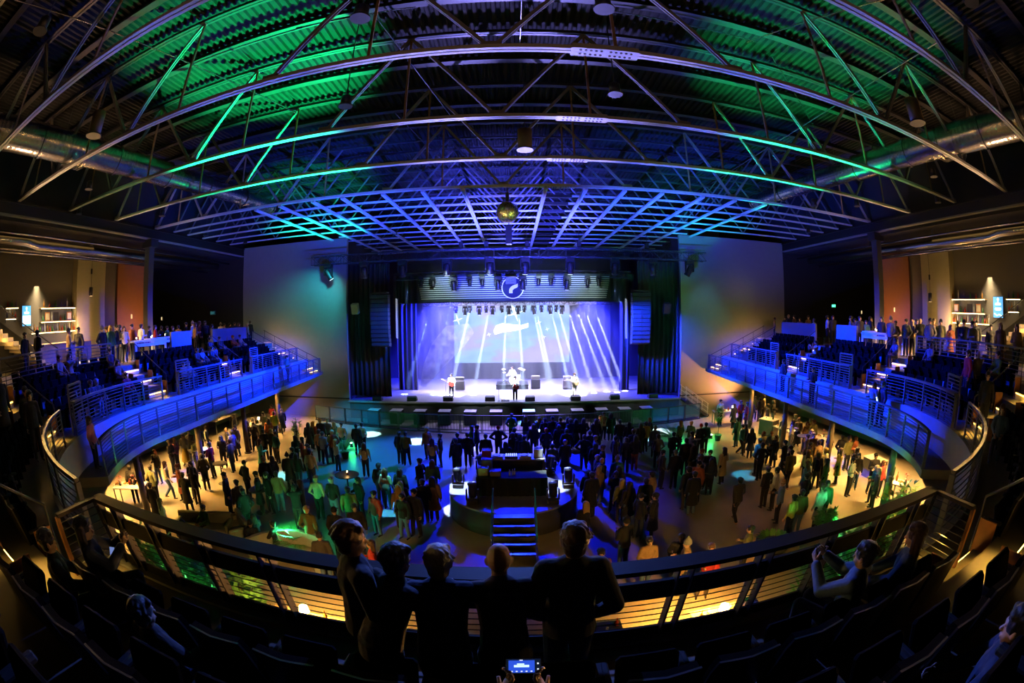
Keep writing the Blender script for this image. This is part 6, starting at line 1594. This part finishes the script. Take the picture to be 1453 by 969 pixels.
# --- stage haze (real scattering volume, only over the stage)
m = bpy.data.materials.new('haze'); m.use_nodes = True; nt = m.node_tree; nt.nodes.clear()
out = nt.nodes.new('ShaderNodeOutputMaterial'); vs = nt.nodes.new('ShaderNodeVolumeScatter'); vs.inputs['Density'].default_value = .022; vs.inputs['Anisotropy'].default_value = .2
vs.inputs['Color'].default_value = (.9, .92, 1, 1); nt.links.new(vs.outputs[0], out.inputs['Volume'])
hz = MB().box((0, 38.3, 6.9), (17.4, 10.2, 10.9)).build('stage_haze', m); tag(hz, 'thin haze hanging over the stage in the light beams', 'haze', kind='stuff')
m2 = bpy.data.materials.new('smoke'); m2.use_nodes = True; nt = m2.node_tree; nt.nodes.clear()
out = nt.nodes.new('ShaderNodeOutputMaterial'); vs = nt.nodes.new('ShaderNodeVolumeScatter'); vs.inputs['Anisotropy'].default_value = .1
tc = nt.nodes.new('ShaderNodeTexCoord'); nz = nt.nodes.new('ShaderNodeTexNoise'); nz.inputs['Scale'].default_value = 1.5; nz.inputs['Detail'].default_value = 5
nt.links.new(tc.outputs['Object'], nz.inputs['Vector'])
mr = nt.nodes.new('ShaderNodeMapRange'); mr.inputs['From Min'].default_value = .50; mr.inputs['From Max'].default_value = .75; mr.inputs['To Max'].default_value = .8
nt.links.new(nz.outputs['Fac'], mr.inputs['Value']); nt.links.new(mr.outputs['Result'], vs.inputs['Density']); nt.links.new(vs.outputs[0], out.inputs['Volume'])
sm = MB(); sm.path([at_y(600, 548, 37.6), at_y(612, 522, 37.6), at_y(628, 497, 37.6), at_y(645, 478, 37.6), at_y(668, 466, 37.6)], [.25, .75, 1.1, 1.2, .5], 14)
tag(sm.build('smoke_plume', m2), 'pale smoke plume drifting up beside the video screen', 'smoke', kind='stuff')
# --- beams of the stage lamps
def zz(u, v): return 480 + u / 2.906, 370 + v / 2.906
BEAM = [((545, 190), (505, 360)), ((622, 205), (590, 370)), ((690, 205), (684, 420)), ((745, 215), (757, 420)), ((808, 215), (850, 420)), ((820, 215), (875, 480)), ((880, 215), (925, 400)), ((905, 195), (985, 480)), ((952, 215), (1010, 400)), ((983, 200), (1090, 490)), ((1022, 218), (1095, 400)), ((1057, 200), (1178, 525))]
for i, (a, b) in enumerate(BEAM):
    s_, e_ = at_y(*zz(*a), 36.1), at_y(*zz(*b), 35.5); d = (e_ - s_)
    spot(s_, s_ + d, (420000, 480000)[i > 7], (.55, .72, 1.) if i < 8 else (.55, .6, 1.), 3.6, .35, .06)
for a, b in (((1010, 178), (1010, 330)), ((1090, 180), (1095, 330)), ((935, 180), (935, 330)), ((425, 195), (420, 330)), ((600, 195), (600, 300)), ((350, 185), (350, 330))):
    s_, e_ = at_y(*zz(*a), 36.2), at_y(*zz(*b), 36.2); spot(s_, e_, 7500, (.4, .32, 1.), 22, .9, .1)
for a, b in (((475, 118), (440, 290)), ((1128, 98), (1172, 190)), ((297, 98), (250, 240)), ((380, 212), (345, 320))):
    s_, e_ = at_y(*zz(*a), 34.2), at_y(*zz(*b), 34.4); spot(s_, e_, 200000, (.2, .35, 1.), 4.5, .4, .06)
# floor wash, performers, drapes
area((0, 38.0, 9.6), (0, 37.6, 1.4), 3000, (.60, .56, 1.), 14, 5, 76)
for x, y in ((-4.9, 34.2), (0, 33.2), (4.6, 34.0), (0, 38.5)): spot((x * .8, 29.6, 10.2), (x, y, 2.4), 42000, WHT, 13, .5, .1)
area((0, 42.9, 6.0), (0, 36, 2.0), 500, (.3, .35, 1.), 9, 4, 100)
for x in (-7.5, -3, 3, 7.5): spot((x, 40.5, 10.2), (x * 1.02, 43.6, 3.5), 9000, (.03, .035, 1.), 80, .8, .3)
spot((-4, 35.5, 9.5), (-9.2, 37.0, 5), 16000, (.015, .02, 1.), 70, .8, .2); spot((5, 35.5, 9.5), (9.4, 35.6, 5), 16000, (.015, .02, 1.), 70, .8, .2)
spot((-6.5, 30.2, 8.0), (-11.4, 33.9, 6), 3000, (.01, .06, .7), 60, .8, .2); spot((6.5, 30.2, 8.0), (11.4, 33.9, 6), 13000, (.01, .04, 1.), 60, .8, .2)
for x in (-5, -2, 2, 5): spot((x, 30.2, 10.6), (x, 33.2, 9.8), 300, (.55, .8, .85), 70, .7, .2)
area((0, 31.0, 2.6), (0, 28.6, 0), 230, (.24, .16, 1.), 7, 1, 110)                     # added area lamp standing in for stage spill
for x in (-8, -2.5, 3, 8): spot((x, 28.4, 7.5), (x, 31.75, .6), 900 if abs(x) < 4 else 350, (.5, .56, .6), 36, .9, .2)
spot((0, 20.8, 12.6), (-.1, 16.6, 2.0), 6000, (.75, .8, 1), 8, .5, .1)
# --- added unseen spots, from the stage front and the platform up to the trusses
for x, e in ((-9, 900), (-5.5, 2600), (-1.8, 4200), (1.8, 4200), (5.5, 2600), (9, 900)):
    c = (.30, .26, 1.) if abs(x) < 4 else (.10, .14, 1.)
    spot((x * .45, 30.6, 2.6), (x * 1.25, 8.6, 13.76), e * 13, c, 13, .9, .15)
    spot((x * .45, 30.6, 2.6), (x * 1.2, 15.5, 13.76), e * 10, c, 17, .9, .15)
for x, y, tx, ty, c, e in ((-2.0, 17.2, -7, 25.5, (.02, .06, 1), 20000), (1.9, 17.2, 7, 25.5, (.02, .06, 1), 20000), (0, 19.4, 0, 27, (.10, .10, 1), 36000), (0, 19.4, 0, 30.5, (.04, .05, 1), 70000), (-1.9, 17, -14, 24, (.015, .06, 1), 14000), (1.9, 17, 14, 24, (.015, .06, 1), 14000)):
    spot((x, y, 3.2), (tx, ty, 13.8), e, c, 56, .9, .15)
# --- green lamps up to the roof, and glow round the plants
for (lx, ly), (px, py), e in (((-8.8, 22.), (370, 105), 115000), ((9.4, 22.), (1150, 105), 150000), ((-11, 21.), (280, 168), 9000), ((-10, 21.), (420, 192), 9000), ((11, 21.), (1180, 155), 9000), ((10, 21.), (1090, 205), 9000), ((-8.8, 22.), (445, 262), 26000), ((9.4, 22.), (1000, 262), 20000)):
    t_ = at_z(px, py, 17.3); spot((lx, ly, 1.0), t_, e, (.004, 1., .24), 34 if e > 15000 else 15, .8, .15)
for p, aim in G:
    if aim is None: point((p.x, p.y, .6), 55, (.04, 1., .2), .12)
    else: spot((p.x, p.y, .45), aim, 2600, (.10, 1., .30), 62, .6, .08)
g4 = G[4][0]; point((g4.x, g4.y - .2, .9), 420, (.05, 1., .3), .15)
# --- balconies: saturated blue from the front truss and from added spots under the roof
for sg in (-1, 1):
    spot((sg * 3.5, 30.6, 12.2), (sg * 15.4, 20.5, 5.6), 150000, BLUE, 27, .7, .2)
    spot((sg * 2.0, 27.0, 13.2), (sg * 14.8, 13.5, 5.4), 60000, BLUE, 20, .8, .2)
    spot((sg * 6, 30.6, 12.2), (sg * 20, 22, 6.8), 12000, BLUE, 28, .8, .2)
    spot((sg * 5, 26, 13.2), (sg * 16.5, 11.0, 6.8), 4000, BLUE, 16, .8, .2)
    spot((sg * 1.5, 21.5, 13.3), (sg * 15.6, 27.5, 5.0), 80000, BLUE, 26, .8, .2)
    spot((sg * 2, 24, 13.2), (sg * 14.3, 10.2, 4.9), 34000, BLUE, 17, .8, .2)
    area((sg * 20.5, 5.5, 9.6), (sg * 20.3, 12, 6.2), 260, (1, .6, .24), 1, 1, 50); area((sg * 25.9, 12.8, 9.7), (sg * 26.9, 12.8, 7.9), 70, (1, .72, .36), .4, 4, 110)  # added warm fills for the concourse and the shelf wall
    # amber downlights under the balcony
    for y in (8.8, 12.0, 15.4, 18.8, 22.2, 25.6, 29.0):
        for x in (15.8, 19.0): area((sg * (x + .05 * (y - 12)), y, 3.3), (sg * (x - .5), y, 0), (170 if y < 20 else 110), (1, .52, .12), .7, .7, 95)
        spot((sg * (14.0 + .08 * (y - 12.5)), y, 3.25), (sg * (13.0 + .08 * (y - 12.5)), y, 0), (250 if y < 20 else 150), AMB, 72, .9, .2)
    # warm light of the upper bars
    area((sg * 26.2, 13.5, 9.0), (sg * 22, 13, 6), 700, WARM, 4, .5, 120); point((sg * 25.6, 15.6, 7.6), 110, WARM, .2)
    area((sg * 24, 12, 12.4), (sg * 24, 12, 6), 15, WARM, 3, 8, 110)
    spot((sg * 24.4, 22.2, 6.4), (sg * 26.9, 22.2, 9.2), 300, (1, .42, .14), 100, .8, .2)
    point((sg * 21.4, 7.5, 7.3), 50, WARM, .2); point((sg * 20.5, 13.0, 6.8), 130, WARM, .2); point((sg * 21.5, 20.5, 6.8), 60, WARM, .2)
    # warm uplight on the truss ends
    spot((sg * 19.5, 8.0, 8.2), (sg * 17.5, 8.0, 14), 1300, (1, .55, .28), 78, .8, .3)
    spot((sg * 20.5, 17.0, 8.2), (sg * 19.5, 17.0, 14), 700, (1, .55, .28), 78, .8, .3)
    # step lights
    for s, hw in AISLES:
        for d, z in ((.6, TIER + .35), (1.65, 5.4), (2.6, 5.85)):
            p = P3(s, d, z + .25, sg); spot(p, p + V(0, 0, -1), 40, (1, .56, .09), 92, .7, .06)
    for i in range(3): point((sg * (15.8 + 1.6 * i), 30.6, DECK + .9 + .75 * i), 22, WARM, .1)
spot((0, -3.5, 9.0), (0, 3.0, 14), 240, (1, .52, .30), 130, .8, .4)
# --- walls beside the stage: coloured spots plus added warm fills
spot((-12.6, 29.0, 11.8), (-15.8, 31.8, 8.2), 1500, TEAL, 84, .9, .2); spot(at_y(466, 398, 31), at_z(430, 480, 6.0) * 0 + at_y(436, 490, 31.7), 900, (.1, .35, 1), 5, .4, .05)
spot((-17.5, 28.5, 5.0), (-18.5, 31.8, 6.5), 22, (1, .5, .25), 120, .8, .3)
spot((14.2, 28.6, 11.6), (14.6, 31.8, 7.4), 240, (.08, .35, .6), 60, .9, .2); spot((18.0, 28.2, 9.5), (17.0, 31.8, 8.0), 22, (1, .5, .25), 120, .8, .3)
spot((17.5, 29.2, 1.0), (15.6, 31.8, 4.2), 1500, (1, .40, .13), 110, .9, .2); spot((-17.5, 29.2, 1.0), (-16.0, 31.8, 2.6), 60, (1, .5, .2), 110, .9, .2)
# --- dance floor: blue from above, bright discs, warm pools below the rail
spot((0, 29.5, 12.5), (0, 21, 0), 38000, (.003, .010, 1.), 50, .8, .2); spot((-4, 29.5, 12.5), (-6.5, 23, 0), 11000, (.002, .12, 1.), 40, .8, .2)
spot((0, 20.4, 13.2), (0, 17.2, 1.0), 3200, (.01, .02, 1.), 19, .8, .2)
for px, py, e, c in ((392, 676, 5200, (.2, .85, 1)), (590, 626, 9000, (.5, .8, 1)), (1060, 674, 1500, (.05, .6, 1)), (524, 616, 8000, (.4, .9, 1)), (938, 612, 8000, (.5, .85, 1)), (655, 692, 7000, (.6, .8, 1)), (784, 690, 7000, (.7, .85, 1)), (558, 722, 2500, (.1, .8, 1)), (676, 634, 7000, (.6, .8, 1)), (912, 622, 7000, (.4, .75, 1)), (860, 605, 5000, (.3, .8, 1)), (748, 600, 4000, (.2, .8, 1))):
    z = PZ if px in (655, 784) else 0; p = at_z(px, py, z); spot((p.x * .97, p.y - .6, 13.3), p, e * 5, c, 7.0, .15, .05)
for x, y, z in CANDLES: point((x, y, z), 2.5, (1, .55, .2), .05)
for p, e in zip(BARLAMPS, (900, 1500)): spot((p.x, p.y + .05, 1.75), (p.x, p.y + .4, 0), e, (1, .42, .06), 112, .6, .08)
spot((4.4, 6.2, 3.0), (4.6, 9.0, 0), 600, (1, .5, .1), 110, .8, .2); spot((-4.9, 6.2, 3.0), (-5.0, 8.4, 0), 600, (1, .5, .1), 110, .8, .2)
spot((10.5, 13.0, 13), (10.5, 13.8, 0), 700, (1, .42, .2), 30, .9, .3); spot((-8, 22, 13), (-8.6, 21, 0), 1500, (0, .8, .45), 34, .9, .3)
spot((5, 27, 13), (12.9, 12.4, 4.2), 5000, (.01, .6, .55), 5.5, .5, .1)
spot((-9, 25.5, 9), (-11.5, 29.6, .7), 4500, (0, .45, .8), 34, .8, .2); spot((10, 25.5, 9), (11.8, 29.7, .7), 2200, (0, .2, .8), 34, .8, .2)
spot((-5, 12, 6), (-.25, 20.4, 12.5), 2500, (1, .7, .2), 6, .5, .3); spot((6, 14, 7), (-.25, 20.4, 12.5), 1500, (.5, 1, .3), 6, .5, .3); spot((0, 30, 9), (-.25, 20.4, 12.5), 1500, (.6, .6, 1), 6, .5, .3)  # added spots that only light the mirror ball
# --- added rim spots for the edges of the people nearest to the viewer
spot((0, 24, 12.8), (0, 2.6, 6.2), 18000, (.10, .2, 1), 18, .6, .2); spot((7, 8.2, 1.4), (.5, 2.8, 6.0), 3500, (1, .45, .1), 50, .8, .1)
